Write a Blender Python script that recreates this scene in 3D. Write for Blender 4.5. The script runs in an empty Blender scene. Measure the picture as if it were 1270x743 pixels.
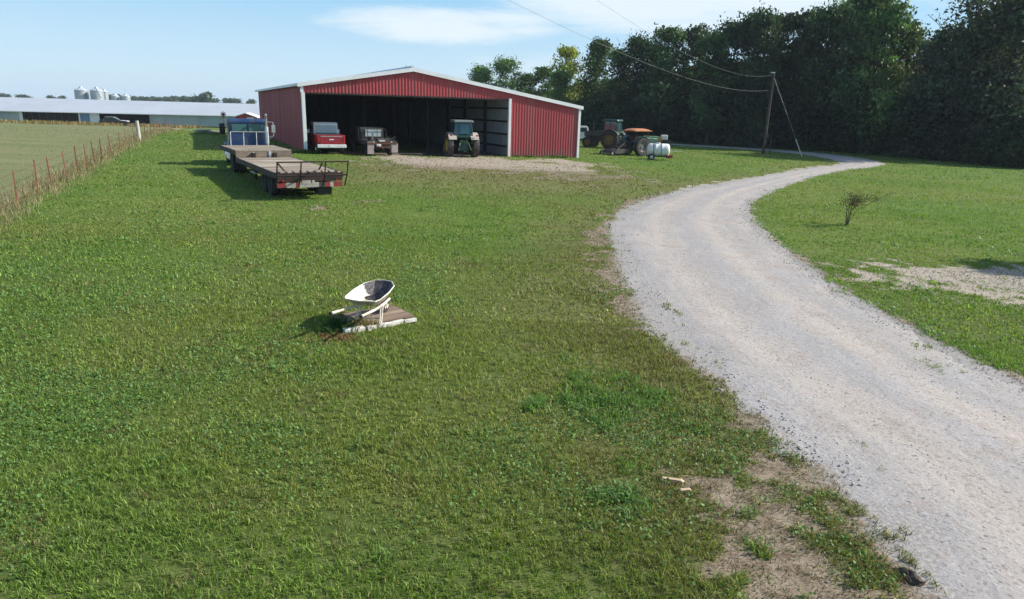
import bpy, math, random
import numpy as np
from mathutils import Vector, Matrix
R = math.radians
PI = math.pi
scene = bpy.context.scene
COL = scene.collection
RNG = np.random.default_rng(11)
random.seed(5)

# ------------------------------------------------------------------ terrain
def sst(a, b, x):
    t = np.clip((x - a) / (b - a), 0, 1)
    return t * t * (3 - 2 * t)
def T(x, y):
    z = -1.2 * np.tanh(np.asarray(x, float) / 60.0)
    return z - 1.8 * sst(50, 130, np.asarray(y, float)) * sst(12, 32, -np.asarray(x, float))
def Tz(x, y): return float(T(x, y))

def _hash(i, j, s):
    n = (i * 374761393 + j * 668265263 + s * 974634631) & 0xffffffff
    n = ((n ^ (n >> 13)) * 1274126177) & 0xffffffff
    return ((n ^ (n >> 16)) & 0xffff) / 65535.0
def vnoise(x, y, s=0):
    x = np.asarray(x, float); y = np.asarray(y, float)
    i = np.floor(x).astype(np.int64); j = np.floor(y).astype(np.int64)
    u = x - i; w = y - j
    u = u * u * (3 - 2 * u); w = w * w * (3 - 2 * w)
    a = _hash(i, j, s); b = _hash(i + 1, j, s); c = _hash(i, j + 1, s); d = _hash(i + 1, j + 1, s)
    return (a * (1 - u) + b * u) * (1 - w) + (c * (1 - u) + d * u) * w
def fbm(x, y, s=0, o=3):
    t = 0; a = .5; n = 0
    for k in range(o):
        t = t + a * vnoise(x * 2 ** k, y * 2 ** k, s + k * 17); n += a; a *= .5
    return t / n

# ------------------------------------------------------------------ materials
def new_mat(name):
    m = bpy.data.materials.new(name); m.use_nodes = True
    nt = m.node_tree; nt.nodes.clear()
    out = nt.nodes.new('ShaderNodeOutputMaterial')
    return m, nt, out
class NT:
    def __init__(s, nt): s.nt = nt
    def n(s, t, **kw):
        nd = s.nt.nodes.new('ShaderNode' + t)
        for k, v in kw.items():
            if k.startswith('i_'):
                key = k[2:]
                key = int(key) if key.isdigit() else key.replace('_', ' ')
                nd.inputs[key].default_value = v
            else: setattr(nd, k, v)
        return nd
    def l(s, a, b): s.nt.links.new(a, b)
    def val(s, x):
        return x
    def math(s, op, a, b=None, c=None, clamp=False):
        nd = s.n('Math', operation=op, use_clamp=clamp)
        for i, q in enumerate((a, b, c)):
            if q is None: continue
            if hasattr(q, 'is_linked') or hasattr(q, 'links'): s.l(q, nd.inputs[i])
            else: nd.inputs[i].default_value = q
        return nd.outputs[0]
    def mix(s, f, a, b, mode='MIX'):
        nd = s.n('MixRGB', blend_type=mode)
        for i, q in enumerate((f, a, b)):
            if hasattr(q, 'links'): s.l(q, nd.inputs[i])
            elif i == 0: nd.inputs[0].default_value = q
            else: nd.inputs[i].default_value = (*q[:3], 1)
        return nd.outputs[0]
    def ramp(s, fac, lo, hi):
        nd = s.n('MapRange', interpolation_type='SMOOTHSTEP')
        s.l(fac, nd.inputs['Value']); nd.inputs['From Min'].default_value = lo; nd.inputs['From Max'].default_value = hi
        return nd.outputs[0]
    def noise(s, vec, scale, detail=3, rough=.55, dist=0):
        nd = s.n('TexNoise'); nd.inputs['Scale'].default_value = scale; nd.inputs['Detail'].default_value = detail
        nd.inputs['Roughness'].default_value = rough; nd.inputs['Distortion'].default_value = dist
        if vec is not None: s.l(vec, nd.inputs['Vector'])
        return nd.outputs['Fac']

def mat(name, col, rough=.6, metal=0, col2=None, scale=3, amt=.5, bump=0, bscale=40, stretch=None, spec=.4, coat=0, dirt=None, dscale=1.2):
    m, nt, out = new_mat(name); N = NT(nt)
    tc = N.n('TexCoord'); vec = tc.outputs['Object']
    if stretch:
        mp = N.n('Mapping'); mp.inputs['Scale'].default_value = stretch; N.l(vec, mp.inputs['Vector']); vec = mp.outputs[0]
    b = N.n('BsdfPrincipled'); b.inputs['Roughness'].default_value = rough; b.inputs['Metallic'].default_value = metal
    b.inputs['Specular IOR Level'].default_value = spec
    if coat: b.inputs['Coat Weight'].default_value = coat; b.inputs['Coat Roughness'].default_value = .15
    c2 = col2 or tuple(c * .72 for c in col)
    f = N.ramp(N.noise(vec, scale, 5, .62), .35, .68)
    c = N.mix(N.math('MULTIPLY', f, amt), col, c2)
    if dirt:
        g = N.ramp(N.noise(vec, dscale, 6, .68), .48, .66)
        c = N.mix(N.math('MULTIPLY', g, .75), c, dirt)
    N.l(c, b.inputs['Base Color'])
    rr = N.math('ADD', N.math('MULTIPLY', f, .18), rough - .06, clamp=True); N.l(rr, b.inputs['Roughness'])
    if bump:
        bp = N.n('Bump'); bp.inputs['Strength'].default_value = bump; bp.inputs['Distance'].default_value = .02
        N.l(N.noise(vec, bscale, 4, .6), bp.inputs['Height']); N.l(bp.outputs[0], b.inputs['Normal'])
    N.l(b.outputs[0], out.inputs[0])
    return m
def glass_mat(name, col, rough=.08):
    m, nt, out = new_mat(name); N = NT(nt)
    b = N.n('BsdfPrincipled'); b.inputs['Base Color'].default_value = (*col, 1); b.inputs['Roughness'].default_value = rough
    b.inputs['Specular IOR Level'].default_value = .9; b.inputs['Metallic'].default_value = 0
    N.l(b.outputs[0], out.inputs[0]); return m
def leaf_mat(name, tr=.3, objcol=True, base=(1, 1, 1), rough=.6):
    m, nt, out = new_mat(name); N = NT(nt)
    at = N.n('Attribute', attribute_name='tint'); 
    if objcol:
        oi = N.n('ObjectInfo'); c = N.mix(1, oi.outputs['Color'], at.outputs['Color'], 'MULTIPLY')
    else: c = N.mix(1, base, at.outputs['Color'], 'MULTIPLY')
    d = N.n('BsdfPrincipled'); d.inputs['Roughness'].default_value = rough; d.inputs['Specular IOR Level'].default_value = .25
    N.l(c, d.inputs['Base Color'])
    t = N.n('BsdfTranslucent'); N.l(N.mix(1, c, (1.1, 1.25, .55), 'MULTIPLY'), t.inputs[0])
    mx = N.n('MixShader'); mx.inputs[0].default_value = tr
    N.l(d.outputs[0], mx.inputs[1]); N.l(t.outputs[0], mx.inputs[2]); N.l(mx.outputs[0], out.inputs[0])
    return m

M = {}
M['barn_red'] = mat('barn_red_metal', (.40, .058, .062), .5, 0, (.32, .048, .052), .5, .9, spec=.4, stretch=(1, 1, .12), dirt=(.33, .085, .08), dscale=1.1)
def barn_mud():
    nt = M['barn_red'].node_tree; N = NT(nt); b = next(n for n in nt.nodes if n.type == 'BSDF_PRINCIPLED'); src = b.inputs['Base Color'].links[0].from_socket
    tc = N.n('TexCoord'); sp = N.n('SeparateXYZ'); N.l(tc.outputs['Object'], sp.inputs[0])
    n1 = N.noise(tc.outputs['Object'], 1.1, 5, .7)
    f = N.ramp(N.math('ADD', sp.outputs[2], N.math('MULTIPLY', N.math('SUBTRACT', n1, .5), 1.6)), .75, -.15)
    wv = N.n('Mapping'); wv.inputs['Scale'].default_value = (1, 1, .04); N.l(tc.outputs['Object'], wv.inputs[0])
    n2 = N.noise(wv.outputs[0], 2.2, 3, .6)
    c = N.mix(N.math('MULTIPLY', N.ramp(n2, .5, .72), .35), src, (.42, .12, .11))
    N.l(N.mix(N.math('MULTIPLY', f, .6), c, (.22, .13, .095)), b.inputs['Base Color'])
barn_mud()
M['white_trim'] = mat('white_trim_metal', (.80, .80, .78), .4, 0, (.66, .66, .64), 1.5, .6)
M['galv'] = mat('galvanised_sheet', (.42, .45, .47), .5, .35, (.33, .36, .38), 1.2, .8)
M['galv_roof'] = mat('aged_roof_sheet', (.52, .55, .585), .45, .2, (.43, .46, .49), .15, .8, stretch=(1, 1, 1))
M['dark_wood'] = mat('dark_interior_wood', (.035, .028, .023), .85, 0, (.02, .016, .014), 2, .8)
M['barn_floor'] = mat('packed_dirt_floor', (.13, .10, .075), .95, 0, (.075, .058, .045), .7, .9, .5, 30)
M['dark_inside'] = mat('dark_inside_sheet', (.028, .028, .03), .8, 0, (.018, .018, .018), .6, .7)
M['blue_paint'] = mat('faded_blue_paint', (.014, .040, .115), .4, 0, (.02, .06, .15), 1.3, .8, coat=.2, dirt=(.07, .08, .10), dscale=2)
M['old_plank'] = mat('weathered_deck_plank', (.34, .28, .20), .85, 0, (.17, .135, .10), 1.4, 1.0, .5, 25, stretch=(1, .35, 1), dirt=(.52, .44, .31), dscale=.55)
M['old_plank_red'] = mat('reddish_weathered_plank', (.24, .19, .14), .85, 0, (.13, .10, .078), 1.7, 1.0, .5, 25, stretch=(1, .4, 1), dirt=(.40, .34, .25), dscale=.6)
M['brown_board'] = mat('brown_board', (.27, .185, .125), .85, 0, (.16, .105, .072), 3, .95, .5, 25, stretch=(.3, 1, 1))
M['brown_board2'] = mat('greyed_brown_board', (.33, .25, .18), .85, 0, (.19, .135, .10), 3, .95, .5, 25, stretch=(.3, 1, 1))
M['frame_black'] = mat('rusty_black_steel', (.022, .018, .017), .65, .2, (.06, .028, .018), 3, .8)
M['rust'] = mat('rusty_steel', (.13, .055, .032), .8, .1, (.07, .03, .02), 4, .9)
M['post_rust'] = mat('painted_rusty_post', (.30, .085, .055), .8, 0, (.12, .05, .035), 6, .9)
M['rubber'] = mat('dusty_black_rubber', (.022, .021, .02), .8, 0, (.055, .05, .044), 3, .8)
M['rubber_brown'] = mat('muddy_tractor_rubber', (.055, .047, .042), .85, 0, (.15, .115, .095), 2.5, .9)
M['chrome'] = mat('worn_chrome', (.62, .62, .60), .3, .8, (.4, .38, .36), 5, .7)
M['dull_tube'] = mat('dull_grey_tube', (.36, .37, .38), .55, .3, (.26, .26, .26), 4, .7)
M['alu'] = mat('aluminium_tube', (.66, .67, .68), .4, .6, (.5, .5, .5), 4, .6)
M['red_paint'] = mat('worn_red_car_paint', (.30, .018, .028), .38, 0, (.24, .016, .022), 2, .8, coat=.35)
M['white_paint'] = mat('worn_white_paint', (.72, .72, .69), .45, 0, (.56, .55, .5), 3, .7)
M['green_paint'] = mat('tractor_green_paint', (.018, .085, .035), .42, 0, (.03, .07, .035), 2, .8, coat=.2, dirt=(.04, .06, .04), dscale=2.5)
M['dark_green'] = mat('deep_green_paint', (.010, .060, .042), .5, 0, (.014, .05, .036), 2, .8, coat=.15)
M['dusty_roof'] = mat('dusty_grey_roof', (.17, .19, .185), .6, 0, (.12, .13, .125), 3, .8)
M['pale_green'] = mat('faded_pale_green_paint', (.22, .42, .22), .6, 0, (.16, .3, .15), 2, .7)
M['yellow_paint'] = mat('tractor_yellow_rim', (.55, .36, .02), .5, 0, (.40, .26, .03), 4, .8)
M['rim_grey'] = mat('dusty_grey_rim', (.20, .19, .17), .7, 0, (.12, .11, .1), 4, .8)
M['rim_dusty'] = mat('dusty_ochre_rim', (.20, .14, .03), .7, 0, (.10, .08, .03), 4, .8)
M['orange_paint'] = mat('faded_orange_canopy', (.50, .20, .075), .6, 0, (.36, .13, .05), 2, .9)
M['dark_steel'] = mat('dark_machine_steel', (.03, .032, .034), .6, .3, (.06, .05, .04), 3, .8)
M['dusty_dark'] = mat('dusty_implement_steel', (.07, .062, .05), .75, .1, (.035, .035, .03), 3, .9)
M['grey_flap'] = mat('grey_mud_flap', (.36, .29, .27), .8, 0, (.27, .22, .2), 3, .8)
M['fender_pale'] = mat('pale_tan_fender', (.46, .40, .34), .7, 0, (.34, .3, .26), 4, .8)  # pale tan, much lighter than the green hood
M['glass'] = glass_mat('dark_window_glass', (.02, .035, .04))
M['glass_teal'] = glass_mat('teal_tinted_glass', (.05, .14, .14))
M['glass_dim'] = glass_mat('dim_teal_glass', (.025, .07, .075))
M['glass_reflect'] = mat('pale_window_reflection', (.42, .46, .45), .3, 0, (.3, .33, .32), 3, .6)  # pale reflection painted into the rear window colour
M['lamp_red'] = mat('red_lamp_lens', (.42, .015, .02), .25, spec=.6)
M['dull_red'] = mat('dull_red_tape', (.26, .035, .035), .6, 0, (.17, .03, .03), 5, .9)
M['dull_white'] = mat('dull_white_tape', (.42, .38, .33), .7, 0, (.28, .25, .22), 5, .9)
M['lamp_white'] = mat('clear_lamp_lens', (.7, .7, .68), .2, spec=.6)
M['poly'] = mat('white_poly_tank', (.76, .76, .73), .5, 0, (.66, .65, .6), 2, .6, dirt=(.5, .46, .38), dscale=1.3)
M['pole_wood'] = mat('dark_creosoted_pole', (.085, .062, .048), .9, 0, (.05, .038, .03), 3, .9, .4, 20, stretch=(1, 1, .1))
M['wire'] = mat('grey_line_wire', (.22, .22, .23), .5, .3)
M['guard'] = mat('pale_guy_guard', (.60, .57, .46), .6)
M['corner_post'] = mat('pale_weathered_post', (.50, .49, .42), .85, 0, (.38, .36, .3), 3, .8)
M['curtain'] = mat('pale_curtain_sheet', (.40, .46, .46), .7, 0, (.30, .35, .36), .5, .9, stretch=(1, 1, .2))
M['concrete'] = mat('pale_concrete', (.52, .50, .45), .9, 0, (.36, .34, .29), 4, .9, .4, 40)
M['conc_block'] = mat('chalky_white_block', (.66, .64, .58), .9, 0, (.42, .38, .31), 6, .9, .5, 30)
M['bluegrey'] = mat('faded_blue_door', (.16, .26, .40), .6, 0, (.13, .21, .33), 1, .6)
M['bin'] = mat('galvanised_bin_steel', (.46, .49, .51), .4, .5, (.36, .4, .42), .7, .7)
M['shed_red'] = mat('bright_red_shed_siding', (.42, .07, .035), .6, 0, (.35, .055, .03), 1, .7)
M['black_plastic'] = mat('black_plastic', (.012, .012, .013), .55)
M['wb_white'] = mat('chipped_white_tray_paint', (.72, .69, .61), .55, 0, (.54, .49, .39), 5, .9, dirt=(.36, .25, .15), dscale=6)
M['wb_shaded'] = mat('dirty_shade_toned_tray', (.52, .49, .41), .6, 0, (.30, .25, .18), 5, .9, dirt=(.22, .16, .10), dscale=4)  # outer tray paint darkened to stand for shade, plus dirt blotches
M['residue'] = mat('dark_tar_residue', (.035, .03, .032), .45, 0, (.16, .14, .14), 14, .8, .6, 60)
def tray_mat():
    m, nt, out = new_mat('stained_tray_inside'); N = NT(nt); tc = N.n('TexCoord'); P = tc.outputs['Object']; sp = N.n('SeparateXYZ'); N.l(P, sp.inputs[0])
    n1 = N.noise(P, 6, 5, .7); n2 = N.noise(P, 22, 4, .7)
    w = N.mix(N.ramp(n1, .35, .7), (.72, .69, .60), (.55, .47, .33)); w = N.mix(N.math('MULTIPLY', N.ramp(sp.outputs[2], .5, .36), .6), w, (.50, .40, .24))
    d = N.mix(N.ramp(n2, .45, .7), (.030, .026, .028), (.17, .15, .155))
    f = N.math('ADD', N.math('ADD', sp.outputs[0], N.math('MULTIPLY', sp.outputs[1], -.22)), N.math('MULTIPLY', N.math('SUBTRACT', n1, .5), .45))
    c = N.mix(N.ramp(f, .20, .27), w, d)
    b = N.n('BsdfPrincipled'); b.inputs['Roughness'].default_value = .6; N.l(c, b.inputs['Base Color'])
    bp = N.n('Bump'); bp.inputs['Strength'].default_value = .5; bp.inputs['Distance'].default_value = .01; N.l(n2, bp.inputs['Height']); N.l(bp.outputs[0], b.inputs['Normal'])
    N.l(b.outputs[0], out.inputs[0]); return m
M['tray_inside'] = tray_mat()
M['bark'] = mat('grey_brown_bark', (.07, .058, .047), .9, 0, (.04, .034, .028), 3, .9, .5, 12, stretch=(1, 1, .25))
M['twig'] = mat('dark_twig_bark', (.075, .045, .04), .85, 0, (.045, .03, .025), 6, .8)
M['stone'] = mat('mixed_gravel_stone', (.46, .43, .40), .9, 0, (.32, .30, .28), 20, .9)
M['red_soil'] = mat('reddish_soil', (.26, .15, .10), .95, 0, (.16, .10, .07), 12, .9, .7, 40)
M['dry_wood'] = mat('split_dry_wood', (.62, .46, .29), .8, 0, (.42, .28, .17), 8, .9, stretch=(.3, 1, 1))
M['soil'] = mat('dark_soil_lump', (.10, .07, .05), .95, 0, (.05, .038, .028), 8, .9, .7, 30)
M['leaf'] = leaf_mat('tree_leaves', .22)
M['grass'] = leaf_mat('grass_blades', .38, False, (1, 1, 1), .55)
M['dry'] = leaf_mat('dry_grass_blades', .25, False, (1, 1, 1), .8)

# ------------------------------------------------------------------ object helpers
def tag(o, label=None, cat=None, group=None, kind=None):
    if label: o['label'] = label
    if cat: o['category'] = cat
    if group: o['group'] = group
    if kind: o['kind'] = kind
    return o
def thing(name, label, cat, x, y, heading=0, group=None, z=None):
    o = bpy.data.objects.new(name, None); COL.objects.link(o)
    o.empty_display_size = .3
    o.location = (x, y, Tz(x, y) if z is None else z); o.rotation_euler = (0, 0, heading)
    return tag(o, label, cat, group)
def copy_thing(root, x, y, heading, label, group=None, z=None, scale=None):
    def rec(o, p):
        c = o.copy(); COL.objects.link(c)
        if p is not None: c.parent = p
        for ch in o.children: rec(ch, c)
        return c
    r = rec(root, None)
    r.location = (x, y, Tz(x, y) if z is None else z); r.rotation_euler = (0, 0, heading)
    if scale: r.scale = scale
    r['label'] = label
    if group: r['group'] = group
    return r

class MB:
    def __init__(s): s.v = []; s.f = []; s.m = []; s.cm = 0
    def add(s, vs, fs):
        o = len(s.v); s.v += [tuple(map(float, p)) for p in vs]
        for f in fs: s.f.append([i + o for i in f]); s.m.append(s.cm)
        return s
    def box(s, cx, cy, cz, sx, sy, sz, rz=0, rx=0, ry=0, tx=1, ty=1):
        vs = []
        rot = Matrix.Rotation(rz, 3, 'Z') @ Matrix.Rotation(ry, 3, 'Y') @ Matrix.Rotation(rx, 3, 'X')
        for k in (-1, 1):
            for (i, j) in ((-1, -1), (1, -1), (1, 1), (-1, 1)):
                p = Vector((i * sx / 2 * (tx if k > 0 else 1), j * sy / 2 * (ty if k > 0 else 1), k * sz / 2))
                vs.append(Vector((cx, cy, cz)) + rot @ p)
        return s.add(vs, [(3, 2, 1, 0), (4, 5, 6, 7), (0, 1, 5, 4), (1, 2, 6, 5), (2, 3, 7, 6), (3, 0, 4, 7)])
    def cyl(s, p0, p1, r0, r1=None, n=12, cap=True):
        r1 = r0 if r1 is None else r1
        p0 = Vector(p0); p1 = Vector(p1); d = (p1 - p0).normalized()
        a = d.orthogonal().normalized(); b = d.cross(a)
        vs = []
        for p, r in ((p0, r0), (p1, r1)):
            for k in range(n):
                t = 2 * PI * k / n; vs.append(p + (a * math.cos(t) + b * math.sin(t)) * r)
        fs = [(k, (k + 1) % n, n + (k + 1) % n, n + k) for k in range(n)]
        if cap: fs += [tuple(range(n))[::-1], tuple(range(n, 2 * n))]
        return s.add(vs, fs)
    def tube(s, pts, r, n=8):
        pts = [Vector(p) for p in pts]; rr = r if isinstance(r, (list, tuple)) else [r] * len(pts)
        vs = []; a = None
        for i, p in enumerate(pts):
            d = (pts[min(i + 1, len(pts) - 1)] - pts[max(i - 1, 0)]).normalized()
            a = (a - d * a.dot(d)).normalized() if a is not None and (a - d * a.dot(d)).length > 1e-4 else d.orthogonal().normalized()
            b = d.cross(a)
            for k in range(n):
                t = 2 * PI * k / n; vs.append(p + (a * math.cos(t) + b * math.sin(t)) * rr[i])
        fs = []
        for i in range(len(pts) - 1):
            for k in range(n):
                fs.append((i * n + k, i * n + (k + 1) % n, (i + 1) * n + (k + 1) % n, (i + 1) * n + k))
        m = (len(pts) - 1) * n
        fs += [tuple(range(n))[::-1], tuple(range(m, m + n))]
        return s.add(vs, fs)
    def prism(s, poly, y0, y1):            # poly in (x,z), extruded along y
        n = len(poly)
        vs = [(x, y0, z) for x, z in poly] + [(x, y1, z) for x, z in poly]
        fs = [tuple(range(n)), tuple(range(n, 2 * n))[::-1]] + [(k, n + k, n + (k + 1) % n, (k + 1) % n) for k in range(n)]
        return s.add(vs, fs)
    def lathe(s, prof, c, axis='y', n=24, closed=False):   # prof: (r, t) along axis
        vs = []; m = len(prof)
        for k in range(n):
            t = 2 * PI * k / n; ca, sa = math.cos(t), math.sin(t)
            for r, q in prof:
                if axis == 'y': vs.append((c[0] + r * ca, c[1] + q, c[2] + r * sa))
                elif axis == 'z': vs.append((c[0] + r * ca, c[1] + r * sa, c[2] + q))
                else: vs.append((c[0] + q, c[1] + r * ca, c[2] + r * sa))
        fs = []
        for k in range(n):
            k2 = (k + 1) % n
            for j in range(m if closed else m - 1):
                j2 = (j + 1) % m
                fs.append((k * m + j, k2 * m + j, k2 * m + j2, k * m + j2))
        return s.add(vs, fs)
    def build(s, name, mats, parent=None, bevel=0, smooth=False, seg=2):
        me = bpy.data.meshes.new(name); me.from_pydata(s.v, [], s.f)
        for mm in (mats if isinstance(mats, (list, tuple)) else [mats]): me.materials.append(mm)
        if any(s.m): me.polygons.foreach_set('material_index', s.m)
        me.validate()
        import bmesh
        bm = bmesh.new(); bm.from_mesh(me); bmesh.ops.recalc_face_normals(bm, faces=bm.faces); bm.to_mesh(me); bm.free()
        if smooth: me.polygons.foreach_set('use_smooth', [True] * len(me.polygons))
        o = bpy.data.objects.new(name, me); COL.objects.link(o)
        if parent is not None: o.parent = parent
        if smooth:
            md = o.modifiers.new('edge', 'EDGE_SPLIT'); md.split_angle = R(38)
        if bevel:
            md = o.modifiers.new('bevel', 'BEVEL'); md.width = bevel; md.segments = seg; md.limit_method = 'ANGLE'; md.angle_limit = R(35)
        return o

def np_mesh(name, V, F, mats, tint=None, parent=None, attrs=None):
    """V (n,3) float, F (m,k) int with constant k"""
    me = bpy.data.meshes.new(name); n = len(V); m, k = F.shape
    me.vertices.add(n); me.vertices.foreach_set('co', V.astype(np.float32).ravel())
    me.loops.add(m * k); me.loops.foreach_set('vertex_index', F.astype(np.int32).ravel())
    me.polygons.add(m); me.polygons.foreach_set('loop_start', np.arange(0, m * k, k, dtype=np.int32))
    try: me.polygons.foreach_set('loop_total', np.full(m, k, dtype=np.int32))
    except Exception: pass
    me.update(calc_edges=True); me.validate()
    for mm in (mats if isinstance(mats, (list, tuple)) else [mats]): me.materials.append(mm)
    if tint is not None:
        a = me.color_attributes.new('tint', 'FLOAT_COLOR', 'POINT')
        c = np.ones((n, 4), np.float32); c[:, :3] = tint; a.data.foreach_set('color', c.ravel())
    for kk, vv in (attrs or {}).items():
        a = me.attributes.new(kk, 'FLOAT', 'POINT'); a.data.foreach_set('value', vv.astype(np.float32))
    o = bpy.data.objects.new(name, me); COL.objects.link(o)
    if parent is not None: o.parent = parent
    return o

# ------------------------------------------------------------------ road outline (world metres)
ROAD = [((3.6, -18), (8.2, -18)), ((3.5, -4), (8.0, -3)), ((3.4, 4.4), (7.6, 5)), ((3.1, 7.5), (7.2, 9.1)), ((2.6, 10.4), (6.9, 12.4)), ((2.65, 14), (7.05, 15.6)),
        ((2.75, 17.8), (7.5, 18.4)), ((3.2, 21.6), (8.0, 22)), ((4.4, 26), (8.9, 26)), ((6.5, 30.5), (10.3, 30)), ((9, 34.6), (12.6, 35)),
        ((14.5, 42.7), (17.2, 42.6)), ((22.8, 54.6), (25, 54.2)), ((29.5, 63.2), (32.3, 62.9)), ((32.4, 70.5), (36.6, 70.2)), ((33.4, 79), (38.2, 80.5)),
        ((31.5, 85.4), (35.4, 89.6)), ((26.6, 89.5), (29.3, 93.8)), ((20.5, 92), (21.8, 96.5)), ((8, 95), (8.3, 99.3)), ((-12, 97), (-12, 101.2)), ((-45, 98), (-45, 102))]
def catmull(P, per=14):
    P = np.array(P, float); Q = np.vstack([2 * P[0] - P[1], P, 2 * P[-1] - P[-2]]); out = []
    for i in range(1, len(Q) - 2):
        for t in np.linspace(0, 1, per, endpoint=False):
            a, b, c, d = Q[i - 1], Q[i], Q[i + 1], Q[i + 2]
            out.append(.5 * ((2 * b) + (-a + c) * t + (2 * a - 5 * b + 4 * c - d) * t * t + (-a + 3 * b - 3 * c + d) * t ** 3))
    out.append(P[-1]); return np.array(out)
RL = catmull([q[0] for q in ROAD]); RR = catmull([q[1] for q in ROAD])
RC = (RL + RR) / 2; RW = np.linalg.norm(RL - RR, axis=1) / 2
_d = np.gradient(RC, axis=0); _d /= np.linalg.norm(_d, axis=1)[:, None]
def road_dist(x, y):
    """signed distance outside the road edge (negative on the road) and side (-1 left, 1 right)"""
    x = np.asarray(x, float).ravel(); y = np.asarray(y, float).ravel()
    best = np.full(x.shape, 1e9); side = np.zeros(x.shape)
    for i in range(len(RC) - 1):
        ax, ay = RC[i]; bx, by = RC[i + 1]; dx, dy = bx - ax, by - ay; L2 = dx * dx + dy * dy
        t = np.clip(((x - ax) * dx + (y - ay) * dy) / L2, 0, 1)
        px = ax + t * dx - x; py = ay + t * dy - y
        dd = np.hypot(px, py) - (RW[i] * (1 - t) + RW[i + 1] * t)
        k = dd < best
        best[k] = dd[k]; side[k] = np.sign(-(dx * (y[k] - ay) - dy * (x[k] - ax)))
    return best, side

FX = lambda y: -14.6 - .4242 * (y - 20)          # fence line
FN = np.array([1, .4242]) / np.hypot(1, .4242)
def fence_side(x, y): return (x - FX(y)) * FN[0]   # >0 lawn side

# bare patches, shared by shader attribute and grass density
def bare_mask(x, y):
    x = np.asarray(x, float); y = np.asarray(y, float)
    rd, side = road_dist(x, y); rd = rd.reshape(x.shape); side = side.reshape(x.shape)
    n1 = fbm(x * .9, y * .9, 3); n2 = fbm(x * 2.6, y * 2.6, 9)
    # left shoulder is ragged: wide near the camera
    w = np.where(side < 0, .75 + 1.6 * sst(9.0, 5, y) + .5 * sst(34, 22, y) * sst(11, 15, y), .32)
    e = 1 - np.clip(rd / np.maximum(w, .05), 0, 1)
    m = np.clip((e * .95 + (n1 - .5) * 1.5 + (n2 - .5) * 2.0 + (fbm(x * 6, y * 6, 19) - .5) * 1.5) - .40 + .20 * sst(8.5, 6, y) * (side < 0), 0, 1) * (e > 0) * 1.3
    # yard in front of the barn
    q = ((x + 3.0) * .906 + (y - 47.5) * .423, -(x + 3.0) * .423 + (y - 47.5) * .906)
    r = 1 - np.hypot(q[0] / 10.5, (q[1] + 2.4) / 8.2)
    m = np.maximum(m, np.clip(r * 1.5 + (n1 - .5) * 1.4 + (fbm(x * .35, y * .35, 40) - .5) * 1.6, 0, 1) * (r > 0))
    r2 = 1 - np.hypot((x - 3.5) / 5.5, (y - 41) / 8.0)
    m = np.maximum(m, np.clip(r2 * .7 + (n1 - .55) * 1.5, 0, .55) * (r2 > 0))
    # gravel patch right of the road
    r3 = 1 - np.hypot((x - 12.6) / 5.6, (y - 15.9) / 2.7)
    m = np.maximum(m, np.clip(r3 * 1.6 + (n2 - .5) * 2.2 + (n1 - .5) * 1.2, 0, 1) * (r3 > 0))
    # small worn spots
    for (cx, cy, rr) in ((-2.72, 9.66, .16), (-6.4, 22.5, .8), (-5.2, 24.6, .7)):
        r4 = 1 - np.hypot((x - cx) / rr, (y - cy) / rr)
        m = np.maximum(m, np.clip(r4 * .9 + (n2 - .5) * 2.2 + (fbm(x * 9, y * 9, 71) - .5) * 1.2, 0, .75) * (r4 > 0))
    return np.clip(m, 0, 1)

# ------------------------------------------------------------------ ground sheet
def axis(segs):
    out = []
    for a, b, n in segs: out += list(np.linspace(a, b, n, endpoint=False))
    return np.array(out + [segs[-1][1]])
gx = axis([(-2600, -300, 12), (-300, -60, 24), (-60, -16, 55), (-16, 9, 175), (9, 18, 45), (18, 60, 56), (60, 300, 20), (300, 2600, 12)])
gy = axis([(-400, -20, 10), (-20, 3, 22), (3, 24, 150), (24, 60, 120), (60, 130, 70), (130, 400, 30), (400, 3200, 16)])
XX, YY = np.meshgrid(gx, gy)
ZZ = T(XX, YY)
V = np.stack([XX.ravel(), YY.ravel(), ZZ.ravel()], 1)
nx, ny = len(gx), len(gy)
ii, jj = np.meshgrid(np.arange(nx - 1), np.arange(ny - 1)); a = (jj * nx + ii).ravel()
Fq = np.stack([a, a + 1, a + nx + 1, a + nx], 1)
bm_ = bare_mask(XX, YY).ravel()
rdist, rside = road_dist(XX, YY)
fs_ = fence_side(XX, YY).ravel()

m, nt, out = new_mat('lawn_ground'); N = NT(nt)
geo = N.n('NewGeometry'); pos = geo.outputs['Position']
def attr(nm): return N.n('Attribute', attribute_name=nm).outputs['Fac']
bare, fld, rd = attr('bare'), attr('field'), attr('rdist')
mp = N.n('Mapping'); mp.inputs['Scale'].default_value = (1, 1, 0); N.l(pos, mp.inputs[0]); P = mp.outputs[0]
nA = N.noise(P, .12, 4, .6); nB = N.noise(P, .7, 4, .6); nC = N.noise(P, 5, 5, .7); nD = N.noise(P, 26, 3, .7); nE = N.noise(P, .35, 3, .6)
c = N.mix(N.ramp(nB, .3, .7), (.080, .135, .024), (.110, .168, .030))
c = N.mix(N.math('MULTIPLY', N.ramp(nA, .42, .66), .6), c, (.165, .178, .048))
c = N.mix(N.math('MULTIPLY', N.ramp(nC, .52, .75), .55), c, (.16, .155, .06))
c = N.mix(N.math('MULTIPLY', N.ramp(nC, .5, .28), .55), c, (.035, .068, .012))
c = N.mix(N.math('MULTIPLY', N.ramp(nD, .5, .25), .5), c, (.03, .06, .012))
c = N.mix(N.math('MULTIPLY', N.ramp(nD, .58, .8), .4), c, (.15, .18, .05))
c = N.mix(N.math('MULTIPLY', attr('near_tone'), .5), c, N.mix(N.ramp(nC, .35, .65), (.062, .074, .024), (.105, .108, .042)))  # ground between the blades turns darker and browner in the foreground
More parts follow.
